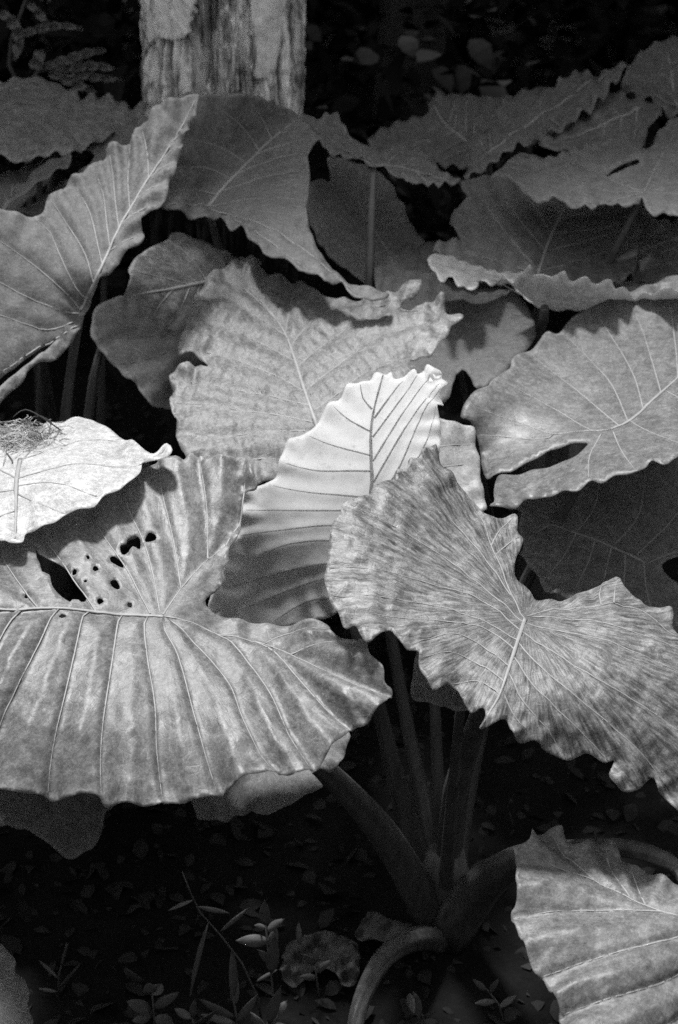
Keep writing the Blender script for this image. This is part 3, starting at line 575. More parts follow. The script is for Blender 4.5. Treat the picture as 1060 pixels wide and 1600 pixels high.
UL_veins = [[(125, 484), (105, 460), (54, 415), (8, 382), (-40, 350)], [(123, 490), (95, 485), (37, 462), (0, 441), (-80, 410)], [(115, 500), (85, 514), (40, 506), (0, 493), (-100, 480)], [(122, 505), (90, 527), (50, 548), (-10, 590), (-60, 625)], [(133, 466), (118, 450), (93, 397), (77, 360), (55, 338)], [(145, 443), (133, 397), (105, 349), (79, 306)], [(160, 412), (153, 383), (140, 330), (113, 278)],
            [(172, 385), (167, 350), (161, 300), (145, 257)], [(186, 355), (181, 320), (176, 270), (170, 232)], [(203, 325), (200, 280), (203, 225)], [(232, 278), (230, 240), (222, 200)], [(170, 390), (195, 375), (220, 362)], [(190, 350), (215, 328), (250, 315)], [(210, 312), (235, 292), (262, 282)], [(228, 283), (250, 262), (275, 248)], [(250, 248), (268, 232), (284, 222)], [(268, 218), (284, 204), (296, 195)]]
ULf = leaf(left, M_MATTE, UL_out, [(125, 484, 2.3), (310, 148, 2.52), (222, 360, 2.35), (263, 300, 2.40), (150, 440, 2.28), (0, 325, 2.34), (167, 225, 2.47), (-170, 480, 2.16), (0, 595, 2.15), (90, 530, 2.26), (0, 645, 2.12), (100, 555, 2.25), (90, 390, 2.325)], (125, 484), UL_veins, 6.5, (), 0.003, 32, 0.004, 0.0045, 15, 0.0018, 0.0012, 3.6, None, 31,
           'tall furled leaf with scalloped edge and fanned pleats', mid=UL_mid, saw=0.0042)
W_out = [(0, 663), (40, 662), (79, 659), (113, 651), (140, 651), (158, 659), (189, 676), (223, 696), (242, 695), (260, 690), (267, 697), (260, 705), (242, 712), (223, 715), (217, 714), (215, 729), (200, 746), (177, 761), (155, 774), (140, 787), (113, 795), (98, 800), (79, 814), (57, 825), (38, 825), (34, 843), (15, 844), (0, 838), (-60, 835), (-150, 805), (-195, 745), (-120, 690), (-50, 668)]
W_veins = [[(30, 725), (60, 690), (100, 665)], [(26, 749), (113, 727), (200, 722), (255, 697)], [(26, 760), (80, 755), (150, 770)], [(26, 770), (60, 785), (100, 797)], [(26, 749), (-30, 720), (-100, 700)], [(26, 765), (-40, 775), (-120, 790)], [(32, 718), (120, 690), (180, 680)], [(24, 795), (-20, 815), (-40, 830)]]
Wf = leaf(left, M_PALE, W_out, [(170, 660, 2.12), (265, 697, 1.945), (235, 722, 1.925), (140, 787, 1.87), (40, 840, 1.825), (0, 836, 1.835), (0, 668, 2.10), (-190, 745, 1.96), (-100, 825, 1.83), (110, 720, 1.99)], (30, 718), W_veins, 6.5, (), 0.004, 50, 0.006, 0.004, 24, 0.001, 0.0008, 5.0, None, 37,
          'pale leaf in full light carrying a tuft of moss', mid=[(32, 716), (26, 753), (24, 800), (22, 838)])
D_out = [(144, 523), (154, 538), (170, 560), (184, 572), (198, 589), (215, 599), (226, 618), (241, 632), (255, 633), (267, 639), (300, 645), (325, 580), (310, 520), (260, 480), (200, 462), (152, 478), (144, 505)]
Df = leaf(left, M_MATTE, D_out, [(144, 515, 2.56), (200, 590, 2.52), (267, 639, 2.5), (310, 560, 2.66), (250, 480, 2.72)], (165, 518), [[(290, 520), (220, 525), (150, 527)], [(292, 540), (230, 560), (180, 568)], [(295, 560), (250, 590), (220, 600)], [(296, 580), (270, 610), (245, 630)]], 8, (), 0.003, 30, 0.004, 0.010, 18, vw=2.5, vmat=M_VEIND, seed=41, saw=0.005)
S2_out = [(300, 1255), (310, 1280), (320, 1279), (350, 1280), (390, 1266), (400, 1272), (435, 1267), (475, 1243), (505, 1230), (487, 1205), (525, 1202), (540, 1170), (546, 1145), (500, 1120), (430, 1130), (340, 1170), (290, 1215)]
S2f = leaf(left, M_MATTE, S2_out, [(310, 1280, 1.80), (400, 1270, 1.77), (505, 1230, 1.79), (544, 1145, 1.84), (440, 1130, 1.87), (320, 1190, 1.88)], (390, 1150), [[(390, 1150), (380, 1200), (360, 1275)], [(395, 1150), (430, 1210), (470, 1240)]], 9, (), vw=3, vmat=M_VEIND, seed=43)
S3_out = [(-60, 1250), (0, 1288), (40, 1295), (80, 1320), (105, 1340), (135, 1328), (155, 1310), (165, 1270), (182, 1240), (150, 1190), (40, 1180), (-50, 1200)]
S3f = leaf(left, M_MATTE, S3_out, [(0, 1290, 2.28), (105, 1340, 2.22), (182, 1240, 2.32), (40, 1180, 2.38), (-60, 1240, 2.30)], (60, 1210), [[(60, 1210), (90, 1280), (104, 1335)]], 9, (), vw=3, vmat=M_VEIND, seed=47)
pet(left, [(92, 800, 2.62, 40), (98, 690, 2.48, 18), (112, 570, 2.38, 15), tip(ULf, 13)])
stalk(left, Wf, 0.016, 0.007, 0.03, (0.03, 0.02, 0)); stalk(left, S2f, 0.014, 0.006, 0.10, (0.05, -0.02, 0)); stalk(left, S3f, 0.014, 0.006, 0.14, (0.0, -0.03, 0))
pet(left, [(128, 820, 2.72, 34), (134, 690, 2.64, 17), (146, 590, 2.60, 14), tip(Df, 9)])
tube('stem', [loc(left)+np.array(p) for p in ((0, 0, -0.05), (0.01, 0, 0.06), (0.015, 0.01, 0.16))], [0.06, 0.055, 0.03], M_PETIOLE, left, 16)

# extra leaves on the left plant, out of view, added to shade the floor
def shade_leaf(plant, cx, cy, rx, ry, d0, slope, seed):
    R_ = random.Random(seed); out = []
    for k in range(26):
        a = 2*math.pi*k/26; r = (1+0.05*R_.uniform(-1, 1))*(1-0.42*math.exp(-((a-4.71)/0.22)**2)); out.append((cx+rx*r*math.cos(a), cy+ry*r*math.sin(a)))
    mid_ = [(cx, cy-ry*0.45), (cx, cy+ry*0.3), (cx, cy+ry*0.95)]
    l = backleaf(plant, out, [(cx-rx, cy, d0+0.03), (cx+rx, cy, d0+0.03), (cx, cy-ry, d0+slope), (cx, cy+ry, d0-slope), (cx, cy, d0-0.01)], mid_, seed, 12)
    stalk(plant, l, 0.015, 0.006, 0.06, (R_.uniform(-.05, .05), R_.uniform(-.05, .05), 0))
shade_leaf(left, -230, 560, 190, 120, 2.52, 0.26, 201); shade_leaf(left, -330, 820, 180, 110, 2.15, 0.2, 203); shade_leaf(left, -330, 1120, 170, 110, 1.9, 0.16, 207)
shade_leaf(left, -125, 650, 120, 80, 2.47, 0.2, 213); shade_leaf(left, 90, 775, 190, 85, 2.55, 0.2, 209); shade_leaf(left, 150, 1010, 200, 100, 2.25, 0.2, 211)

# --- middle plant
F_out = [(288, 146), (313, 148), (339, 148), (373, 147), (404, 148), (416, 157), (429, 155), (438, 165), (463, 172), (471, 184), (496, 203), (499, 215), (481, 235), (483, 259), (484, 280), (482, 300), (479, 325), (484, 356), (500, 393), (538, 431), (586, 451), (608, 458), (600, 470), (560, 462), (543, 451), (536, 436), (526, 441), (507, 439), (492, 427), (467, 422), (450, 404), (435, 405), (415, 397),
         (401, 380), (387, 368), (376, 348), (359, 355), (342, 334), (328, 341), (305, 339), (277, 328), (254, 317), (236, 300), (248, 230)]
F_mid = [(326, 318), (352, 290), (395, 246), (430, 212), (468, 179)]
F_veins = [[(345, 298), (420, 275), (482, 262)], [(370, 272), (420, 250), (480, 232)], [(400, 242), (440, 225), (490, 208)], [(326, 318), (380, 312), (480, 305)], [(326, 320), (380, 345), (440, 390), (490, 425)], [(330, 322), (400, 345), (470, 385), (560, 455)], [(340, 303), (300, 295), (262, 300)], [(362, 280), (320, 262), (262, 262)], [(385, 256), (345, 230), (290, 215)], [(405, 236), (380, 200), (335, 160)], [(425, 216), (410, 185), (390, 152)], [(326, 318), (290, 318), (258, 315)]]
Ff = leaf(middle, M_MATTE, F_out, [(288, 146, 2.72), (404, 148, 2.76), (463, 172, 2.84), (326, 318, 2.70), (250, 312, 2.60), (480, 235, 2.76), (483, 290, 2.70), (360, 350, 2.60), (440, 405, 2.50), (560, 460, 2.43), (500, 393, 2.53), (260, 230, 2.64), (400, 242, 2.79)], (326, 318), F_veins, 7.0, (), 0.004, 40, 0.004, 0.005, 18, 0.0015, 0.0016, 3.6, None, 53,
          'folded leaf, one half dark and the other grey along a sharp midrib', mid=F_mid, pucker=0.002, saw=0.003)
N_out = [(271, 363), (302, 371), (338, 385), (378, 401), (410, 412), (400, 470), (350, 520), (300, 535), (283, 520), (265, 507), (249, 494), (241, 498), (220, 479), (210, 463), (194, 463), (203, 436), (201, 422), (210, 405), (222, 394), (248, 381), (262, 375)]
N_mid = [(330, 438), (302, 443), (250, 453), (197, 463)]
Nf = leaf(middle, M_MOTTLE, N_out, [(300, 443, 2.58), (194, 463, 2.44), (270, 363, 2.64), (405, 410, 2.72), (283, 520, 2.50), (350, 520, 2.60)], (330, 438), [[(302, 443), (250, 432), (203, 425)], [(310, 440), (260, 410), (220, 396)], [(325, 436), (295, 400), (270, 372)], [(300, 444), (285, 480), (266, 505)], [(315, 442), (305, 480), (290, 520)], [(275, 448), (255, 470), (240, 494)]], 7, (), 0.003, 30, 0.003, 0.004, 16, vw=3.6, seed=59, mid=N_mid, saw=0.004)
H1_out = [(470, 178), (486, 182), (502, 184), (511, 177), (527, 177), (539, 195), (553, 214), (573, 226), (599, 235), (616, 228), (633, 221), (641, 225), (664, 232), (675, 249), (695, 266), (719, 280), (706, 286), (695, 281), (687, 286), (678, 282), (670, 286), (664, 281), (652, 284), (641, 279), (636, 282), (631, 274), (621, 276), (610, 268), (602, 258), (593, 256), (585, 261), (573, 255), (565, 243), (548, 249), (536, 243), (519, 241), (505, 226), (490, 212), (470, 204)]
H1_mid = [(585, 256), (630, 258), (712, 281)]
H1f = leaf(middle, M_MATTE, H1_out, [(474, 185, 3.0), (527, 177, 3.06), (599, 235, 2.93), (585, 260, 2.85), (664, 232, 2.97), (719, 280, 2.86), (650, 283, 2.82), (510, 230, 2.9)], (585, 256), [[(585, 256), (540, 232), (490, 195)], [(586, 254), (560, 228), (530, 190)], [(600, 257), (620, 240), (635, 226)], [(625, 258), (650, 245), (662, 235)], [(620, 258), (635, 270), (641, 278)], [(650, 264), (665, 275), (670, 282)]], 7, (), 0.004, 22, 0.003, 0.004, 14, vw=3, seed=61, mid=H1_mid)
H2_out = [(514, 243), (548, 250), (582, 262), (610, 283), (622, 305), (633, 322), (640, 345), (655, 365), (669, 393), (650, 425), (630, 436), (582, 446), (550, 425), (517, 398), (497, 371), (481, 331), (485, 286), (500, 278), (517, 280)]
H2_mid = [(612, 400), (580, 350), (530, 260)]
H2f = leaf(middle, M_MATTE, H2_out, [(514, 243, 3.1), (582, 263, 3.08), (640, 345, 3.0), (669, 393, 2.93), (582, 446, 2.83), (497, 371, 2.9), (481, 331, 2.95), (485, 286, 3.0)], (612, 400), autoveins(H2_out, H2_mid, 4, 55, 2), 9, (), 0.004, 30, 0.004, 0.004, 18, vw=2.5, vmat=M_VEIND, seed=67, mid=H2_mid)
H4_out = [(586, 420), (605, 396), (625, 385), (655, 380), (690, 378), (705, 400), (696, 440), (680, 470), (640, 480), (595, 462)]
H4f = leaf(middle, M_MATTE, H4_out, [(586, 420, 2.82), (650, 378, 2.95), (705, 400, 2.88), (680, 475, 2.74)], (640, 470), autoveins(H4_out, [(640, 468), (645, 420), (650, 385)], 3, 55, 1), 10, (), vw=2.5, vmat=M_VEIND, seed=71)
stalk(middle, Ff, 0.016, 0.007, 0.02); stalk(middle, Nf, 0.014, 0.006, 0.02, (-0.04, -0.02, 0)); stalk(middle, H2f, 0.014, 0.006, 0.02, (0.05, 0, 0)); stalk(middle, H4f, 0.014, 0.006, 0.03, (0.07, -0.03, 0))
p0 = G(575, 620); pet(middle, [(566, 660, 2.98, 22), (574, 540, 2.86, 16), (577, 444, 2.83, 13), (580, 350, 2.83, 11), tip(H1f, 9)])
tube('stem', [loc(middle)+np.array(p) for p in ((0, 0, -0.05), (0.01, 0, 0.06), (0.02, 0.0, 0.2))], [0.07, 0.06, 0.035], M_PETIOLE, middle, 16)
tube('stem', [(P(566, 660, 2.98)[0], P(566, 660, 2.98)[1], -0.05), P(566, 660, 2.98)], [0.05, 0.018], M_PETIOLE, middle, 14)

# --- right plant
T_out = [(669, 403), (679, 396), (709, 401), (743, 415), (785, 424), (822, 423), (841, 421), (886, 429), (939, 434), (1000, 441), (1060, 447), (1120, 452), (1130, 470), (1060, 476), (958, 478), (901, 480), (850, 480), (822, 462), (804, 443), (801, 440), (795, 435), (788, 432), (778, 439), (769, 446), (758, 438), (751, 434), (748, 445), (741, 452), (728, 446), (717, 446), (708, 432), (701, 431), (696, 440), (688, 438), (682, 425), (675, 418)]
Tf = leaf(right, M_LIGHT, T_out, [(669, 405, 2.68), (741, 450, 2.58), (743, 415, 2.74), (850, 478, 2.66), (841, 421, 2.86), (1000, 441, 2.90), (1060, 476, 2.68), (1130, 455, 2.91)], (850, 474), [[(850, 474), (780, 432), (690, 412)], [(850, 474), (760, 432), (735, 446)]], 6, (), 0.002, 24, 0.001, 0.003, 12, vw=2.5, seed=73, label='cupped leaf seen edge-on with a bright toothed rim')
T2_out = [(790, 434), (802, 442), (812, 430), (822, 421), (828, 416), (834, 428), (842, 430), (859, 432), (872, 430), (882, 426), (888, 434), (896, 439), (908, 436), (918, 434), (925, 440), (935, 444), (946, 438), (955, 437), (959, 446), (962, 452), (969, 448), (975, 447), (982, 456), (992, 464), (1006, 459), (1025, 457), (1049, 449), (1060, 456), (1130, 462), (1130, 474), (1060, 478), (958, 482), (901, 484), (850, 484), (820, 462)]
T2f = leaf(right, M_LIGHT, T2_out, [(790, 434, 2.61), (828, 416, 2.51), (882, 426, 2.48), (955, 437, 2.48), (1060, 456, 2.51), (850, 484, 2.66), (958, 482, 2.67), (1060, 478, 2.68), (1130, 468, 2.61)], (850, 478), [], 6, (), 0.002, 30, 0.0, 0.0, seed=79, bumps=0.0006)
T2f.obj.parent = Tf.obj; T2f.obj.name = 'turned_up_flank'
G1_out = [(722, 283), (732, 301), (717, 320), (705, 339), (709, 358), (722, 369), (701, 373), (683, 377), (683, 396), (740, 430), (850, 445), (950, 445), (992, 420), (1000, 369), (1015, 339), (1011, 318), (960, 285), (890, 262), (800, 262), (755, 272)]
G1_mid = [(842, 425), (860, 370), (883, 324), (905, 275)]
G1f = leaf(right, M_MATTE, G1_out, [(722, 283, 3.0), (705, 339, 2.92), (690, 390, 2.82), (850, 440, 2.80), (1000, 420, 2.86), (1010, 330, 3.0), (880, 265, 3.10)], (842, 425), autoveins(G1_out, G1_mid, 5, 60, 1), 8, (), 0.006, 30, 0.006, 0.008, 20, vw=3.2, seed=83, mid=G1_mid, saw=0.005)
G2_out = [(818, 301), (805, 285), (785, 276), (766, 279), (790, 256), (807, 241), (826, 239), (852, 245), (875, 238), (894, 230), (908, 231), (924, 221), (940, 222), (954, 214), (985, 219), (1005, 228), (1022, 226), (1024, 211), (1049, 185), (1060, 181), (1120, 190), (1140, 280), (1120, 335), (1060, 336), (1041, 331), (1022, 335), (1011, 324), (1003, 305), (1000, 314), (990, 318), (973, 321), (962, 313), (951, 321), (939, 312), (930, 324), (920, 319), (908, 318), (898, 325), (888, 318), (878, 312), (864, 305), (858, 313), (852, 312), (845, 318), (837, 316), (828, 306)]
G2_hole = [[(948, 271), (962, 262), (980, 253), (996, 247), (1000, 252), (984, 259), (966, 267)]]
G2f = leaf(right, M_MATTE, G2_out, [(1005, 300, 2.77), (807, 241, 2.96), (790, 276, 2.9), (890, 320, 2.76), (985, 219, 3.0), (1060, 181, 3.06), (1060, 335, 2.68), (1130, 260, 2.88)], (1005, 298), [[(1005, 298), (940, 290), (850, 265), (800, 262)], [(1000, 296), (930, 265), (880, 245)], [(1000, 300), (950, 308), (900, 318)], [(1008, 295), (1030, 250), (1058, 200)], [(1010, 300), (1060, 300), (1120, 310)]], 7, G2_hole, 0.003, 22, 0.002, 0.004, 16, vw=2.6, seed=89)
D21_out = [(800, 785), (815, 800), (811, 824), (820, 850), (813, 862), (822, 877), (837, 895), (849, 914), (864, 929), (890, 932), (940, 950), (1010, 985), (1080, 990), (1140, 950), (1165, 860), (1130, 740), (1060, 695), (950, 715), (850, 765)]
D21_h = [[(1036, 881), (1052, 872), (1090, 866), (1130, 880), (1090, 920), (1056, 908), (1042, 896)]]
D21_mid = [(1007, 876), (954, 850), (901, 831), (871, 820), (845, 816)]
D21f = leaf(right, M_LEAF, D21_out, [(811, 800, 2.30), (864, 929, 2.17), (1010, 878, 2.25), (1060, 700, 2.45), (1225, 860, 2.35), (1080, 1000, 2.12), (850, 770, 2.34)], (1015, 877), [[(1015, 877), (1060, 861), (1130, 850), (1200, 850)], [(860, 818), (840, 830), (822, 845)], [(901, 832), (880, 870), (850, 905)], [(930, 845), (917, 884), (895, 925)], [(956, 854), (948, 890), (939, 930)], [(978, 866), (977, 900), (975, 940)], [(1007, 876), (1012, 920), (1030, 980)], [(960, 850), (1000, 800), (1010, 720)], [(900, 830), (930, 790), (940, 735)], [(995, 866), (1060, 800), (1090, 730)]], 7, D21_h, 0.003, 40, 0.003, 0.005, 22, 0.0015, 0.0012, 3.6, None, 97, 'shaded leaf under the broad slit leaf', mid=D21_mid, saw=0.003)
H3_out = [(600, 440), (640, 425), (670, 428), (730, 440), (795, 440), (815, 465), (830, 490), (838, 525), (820, 548), (805, 560), (790, 580), (775, 592), (745, 606), (735, 586), (722, 578), (712, 582), (708, 600), (690, 632), (650, 600), (600, 520)]
H3f = leaf(right, M_MATTE, H3_out, [(600, 440, 2.78), (730, 438, 2.82), (835, 505, 2.66), (745, 606, 2.46), (690, 632, 2.46), (600, 520, 2.62)], (715, 560), [[(715, 560), (705, 500), (700, 440)], [(715, 560), (760, 560), (800, 562)], [(714, 550), (770, 500), (820, 480)], [(712, 545), (660, 500), (620, 460)]], 9, (), 0.003, 30, 0.003, vw=2.5, vmat=M_VEIND, seed=101)
G7_out = [(1000, 345), (1022, 338), (1045, 342), (1070, 338), (1120, 350), (1140, 400), (1110, 440), (1050, 436), (1010, 440), (985, 420), (992, 380)]
G7f = leaf(right, M_MATTE, G7_out, [(1000, 345, 3.0), (1120, 350, 3.0), (1110, 440, 2.88), (985, 420, 2.9)], (1055, 370), autoveins(G7_out, [(1055, 370), (1050, 400), (1040, 434)], 3, 60, 3), 8, (), 0.005, 28, 0.005, 0.008, 16, vw=3, seed=151, saw=0.005); stalk(right, G7f, 0.014, 0.006, 0.0, (0.06, 0.03, 0))
b0 = loc(right)
pet(right, [(840, 640, 2.78, 22), (836, 545, 2.72, 17), (850, 500, 2.66, 15), (851, 482, 2.61, 14)]); p1 = P(840, 640, 2.78)
tube('stem', [(p1[0], p1[1], -0.05), p1], [0.05, 0.017], M_PETIOLE, right, 14)
pet(right, [(900, 520, 2.96, 18), (938, 432, 2.90, 14), (970, 375, 2.84, 12), tip(G2f, 10)]); p2 = P(900, 520, 2.96)
tube('petiole', [b0+[0, 0, 0], (p2[0]-.01, p2[1], p2[2]*.5), p2], [0.018, 0.014, 0.011], M_PETIOLE, right, 12)
stalk(right, G1f, 0.016, 0.007, 0.02); stalk(right, H3f, 0.014, 0.006, 0.0, (-0.05, -0.05, 0)); stalk(right, D21f, 0.015, 0.007, 0.12, (0.03, -0.06, 0))
tube('stem', [b0+np.array(p) for p in ((0, 0, -0.05), (0.01, 0, 0.06), (0.02, 0.0, 0.2))], [0.07, 0.06, 0.035], M_PETIOLE, right, 16)

# --- far plant
G3_out = [(724, 275), (732, 241), (728, 211), (747, 200), (781, 185), (770, 165), (785, 149), (805, 143), (822, 136), (835, 140), (849, 136), (868, 132), (875, 117), (890, 118), (909, 106), (920, 113), (935, 108), (951, 103), (965, 94), (977, 91), (983, 98), (973, 113), (958, 128), (945, 145), (924, 162), (894, 188), (871, 203), (850, 208), (841, 217), (826, 219), (811, 218), (800, 230), (785, 232), (778, 244), (766, 247), (755, 260), (739, 264), (730, 276)]
f1 = backleaf(far, G3_out, [(724, 275, 3.12), (766, 249, 3.13), (841, 217, 3.17), (924, 162, 3.27), (977, 92, 3.48), (875, 117, 3.48), (785, 149, 3.42), (728, 211, 3.28)], [(760, 235), (840, 180), (970, 97)], 103)
G4_out = [(668, 158), (683, 145), (717, 141), (760, 148), (800, 152), (795, 190), (750, 235), (728, 255), (690, 252), (650, 248), (600, 240), (575, 218), (600, 196), (640, 182), (672, 170)]
f2 = backleaf(far, G4_out, [(668, 158, 3.6), (717, 141, 3.66), (795, 170, 3.52), (728, 240, 3.42), (580, 220, 3.5)], [(740, 225), (700, 195), (675, 155)], 107)
G5_out = [(924, 152), (947, 137), (981, 147), (1010, 152), (1030, 158), (1038, 170), (1016, 192), (1011, 211), (1005, 228), (960, 232), (900, 236), (871, 230), (841, 222), (860, 205), (886, 200), (905, 175)]
f3 = backleaf(far, G5_out, [(924, 154, 3.36), (1030, 160, 3.4), (1008, 220, 3.2), (871, 228, 3.16), (841, 222, 3.18)], [(1000, 165), (940, 195), (860, 222)], 109)
G6_out = [(973, 132), (981, 105), (992, 90), (1002, 78), (1015, 71), (1034, 60), (1060, 54), (1110, 60), (1150, 110), (1130, 165), (1070, 172), (1041, 171), (1030, 158), (1005, 146), (985, 143)]
f4 = backleaf(far, G6_out, [(975, 130, 3.5), (1034, 60, 3.75), (1130, 90, 3.7), (1060, 172, 3.45)], [(1060, 165), (1050, 110), (1040, 62)], 113)
for i, f_ in enumerate((f1, f2, f3, f4)): stalk(far, f_, 0.016, 0.006, 0.03, (0.04*(i-1.5), 0.02*i, 0))
tube('stem', [loc(far)+np.array(p) for p in ((0, 0, -0.05), (0.01, 0.02, 0.06), (0.02, 0.03, 0.2))], [0.09, 0.08, 0.05], M_PETIOLE, far, 16)
# --- dim plant at the back left
K1_out = [(-60, 150), (0, 128), (17, 121), (57, 117), (79, 125), (113, 137), (127, 148), (150, 146), (181, 151), (204, 165), (222, 158), (232, 165), (215, 185), (184, 205), (147, 222), (108, 239), (90, 236), (71, 239), (50, 243), (28, 253), (0, 240), (-50, 235), (-90, 190)]
d1 = leaf(dim, M_MOTTLE, K1_out, [(0, 128, 3.15), (79, 125, 3.2), (229, 157, 3.3), (108, 239, 2.9), (0, 240, 2.85), (-90, 190, 2.95)], (85, 170), autoveins(K1_out, [(85, 170), (40, 205), (20, 245)], 4, 60, 3), 9, (), 0.006, 30, 0.006, 0.006, 18, vw=3, vmat=M_VEIND, seed=127)
K2_out = [(-40, 330), (0, 315), (12, 300), (40, 275), (70, 252), (110, 240), (104, 258), (78, 270), (60, 282), (40, 297), (15, 312), (-20, 345)]
d2 = leaf(dim, M_MATTE, K2_out, [(0, 315, 2.66), (110, 240, 2.85), (60, 290, 2.68), (-40, 340, 2.6)], (60, 270), [[(105, 246), (50, 282), (0, 316)]], 8, (), vw=3, vmat=M_VEIND, seed=131)
K3_out = [(30, 330), (55, 312), (75, 290), (95, 282), (130, 258), (160, 232), (190, 205), (225, 180), (240, 200), (235, 260), (180, 300), (110, 340)]
d3 = leaf(dim, M_MATTE, K3_out, [(30, 330, 2.75), (110, 340, 2.72), (235, 190, 2.98), (130, 258, 2.85)], (120, 310), autoveins(K3_out, [(120, 310), (170, 250), (225, 190)], 3, 55, 1), 9, (), vw=3, vmat=M_VEIND, seed=137)
K4_out = [(-80, 300), (-20, 268), (20, 262), (50, 250), (85, 252), (70, 285), (40, 310), (10, 335), (-60, 350)]
d4 = leaf(dim, M_MATTE, K4_out, [(-80, 300, 2.8), (20, 262, 2.92), (85, 252, 2.95), (10, 335, 2.76)], (20, 285), autoveins(K4_out, [(20, 285), (45, 275), (80, 256)], 2, 60, 2), 9, (), 0.005, 28, 0.005, 0.007, 16, vw=3, seed=157, saw=0.004)
K5_out = [(120, 170), (150, 160), (185, 168), (215, 190), (240, 215), (225, 250), (180, 250), (140, 235), (112, 205)]
d5 = leaf(dim, M_MATTE, K5_out, [(120, 170, 3.2), (215, 190, 3.15), (225, 250, 3.0), (120, 215, 3.05)], (170, 190), autoveins(K5_out, [(170, 190), (180, 215), (190, 245)], 3, 60, 3), 9, (), 0.005, 28, 0.005, 0.008, 16, vw=3, seed=163, saw=0.005)
for i, f_ in enumerate((d1, d2, d3, d4, d5)): stalk(dim, f_, 0.015, 0.006, 0.02, (0.04*(i-1), 0, 0))
tube('stem', [loc(dim)+np.array(p) for p in ((0, 0, -0.05), (0.0, 0.0, 0.06), (0.0, 0.0, 0.18))], [0.07, 0.06, 0.04], M_PETIOLE, dim, 16)
# --- low plant at the left edge
Lo_out = [(-100, 1520), (-60, 1480), (-10, 1470), (10, 1482), (24, 1500), (22, 1515), (38, 1530), (45, 1552), (42, 1570), (51, 1590), (48, 1612), (20, 1650), (-60, 1660), (-110, 1600)]
lo1 = leaf(low, M_LEAF, Lo_out, [(-100, 1520, 1.95), (0, 1472, 1.98), (48, 1600, 1.88), (-50, 1660, 1.84)], (-60, 1540), [[(-60, 1540), (-10, 1560), (45, 1580)], [(-60, 1540), (-20, 1520), (20, 1510)], [(-60, 1540), (-10, 1600), (25, 1640)]], 8, (), 0.002, 40, 0.004, 0.004, seed=139, vw=3.5)
stalk(low, lo1, 0.012, 0.005, 0.15)

# ------------------------------------------------------------------ moss tuft on the sunlit leaf
R = random.Random(5); V = []; F = []
seat = Wf.surf(np.array([(30.0, 690.0)]))[0][0]
tuft = thing('moss_tuft', 'shaggy tuft of dry moss and rootlets lying on the sunlit leaf', 'moss', seat)
NS = 1100; UV = np.array([(max(-70, min(95, R.gauss(24, 27))), max(660, min(710, R.gauss(680, 10)))) for _ in range(NS)]); PS = Wf.surf(UV)[0]
for i in range(NS):
    n = 5; Ls = R.uniform(0.006, 0.024); a = R.uniform(0, 6.28); d = np.array([math.cos(a), math.sin(a), R.uniform(0.1, 1.2)]); pts = []
    for k in range(n):
        pts.append(PS[i] + d*Ls*k/(n-1) + np.array([R.gauss(0, .0012), R.gauss(0, .0012), 0.001])); d = d + np.array([R.gauss(0, .4), R.gauss(0, .4), -0.3])
    v_, f_ = tube_geo(np.array(pts)-seat, [0.00055]*n, 3); o_ = len(V); V += v_; F += [tuple(o_+i_ for i_ in f) for f in f_]
mesh('strands', V, F, M_TUFT, tuft)['kind'] = 'stuff'
for pts in ([(80, 659), (62, 650), (45, 655), (20, 668)], [(95, 668), (70, 655), (40, 640), (20, 652)], [(10, 705), (20, 722), (14, 735)]):
    path = [P(u, v, 2.04 if v < 700 else 2.0) for u, v in pts]; path[0] = Wf.surf(np.array([pts[0]], float))[0][0]
    tube('rootlet', path, [0.0013, 0.0011, 0.0006], M_DARKB, tuft, 5, 0, 0.006)

# ------------------------------------------------------------------ ground weeds, grass, dead leaves
def small_leaf(p, q, width, nrm, parent, mat, name='leaf', fold=0.25, droop=0.1, n=7):
    """pointed little blade from p to q"""
    p = np.array(p, float); q = np.array(q, float); ax = q-p; L = np.linalg.norm(ax); s = np.cross(ax, nrm); s /= np.linalg.norm(s)+1e-9; up = np.cross(s, ax/L)
    V = []; F = []
    for i in range(n+1):
        t = i/n; wd = width*0.5*(math.sin(math.pi*min(1, t*0.97+0.03))**0.8)*(1.0-0.25*t)
        c = p + ax*t + up*(-droop*L*(t-0.5)**2 + droop*L*0.25)
        V += [c + s*wd + up*wd*fold, c, c - s*wd + up*wd*fold]
    for i in range(n):
        for k in (0, 1): a = 3*i+k; F.append((a, a+1, a+4, a+3))
    o = mesh(name, np.array(V)-loc(parent), F, mat, parent); m = o.modifiers.new('thickness', 'SOLIDIFY'); m.thickness = 0.0006
    return o
NUP = np.array([0.0, -0.75, 0.65])
def weed(label, root, stem, leaves, cat='weed', name='weed_seedling', sr=0.0016, wscale=1.0):
    """stem and leaves are pixel polylines on the upright plane through the root"""
    rp = G(*root); y = rp[1]
    t = thing(name, label, cat, rp, 'weeds on the forest floor')
    D = lambda u, v, k=0.0: P(u, v, dY(v, y-k))
    tube('stem', [rp - [0, 0, 0.01]] + [D(u, v) for u, v in stem], [sr*1.2, sr, sr*0.6], M_WEED, t, 6, 0, 0.02)
    R = random.Random(int(root[0]))
    for (u0, v0, u1, v1, wpx) in leaves:
        d = dY(v0, y); k = R.uniform(-0.02, 0.03)
        small_leaf(D(u0, v0), D(u1, v1, k), wpx*d/FPX*wscale, NUP+np.array([R.gauss(0, .3), 0, R.gauss(0, .2)]), t, M_WEED)
    return t
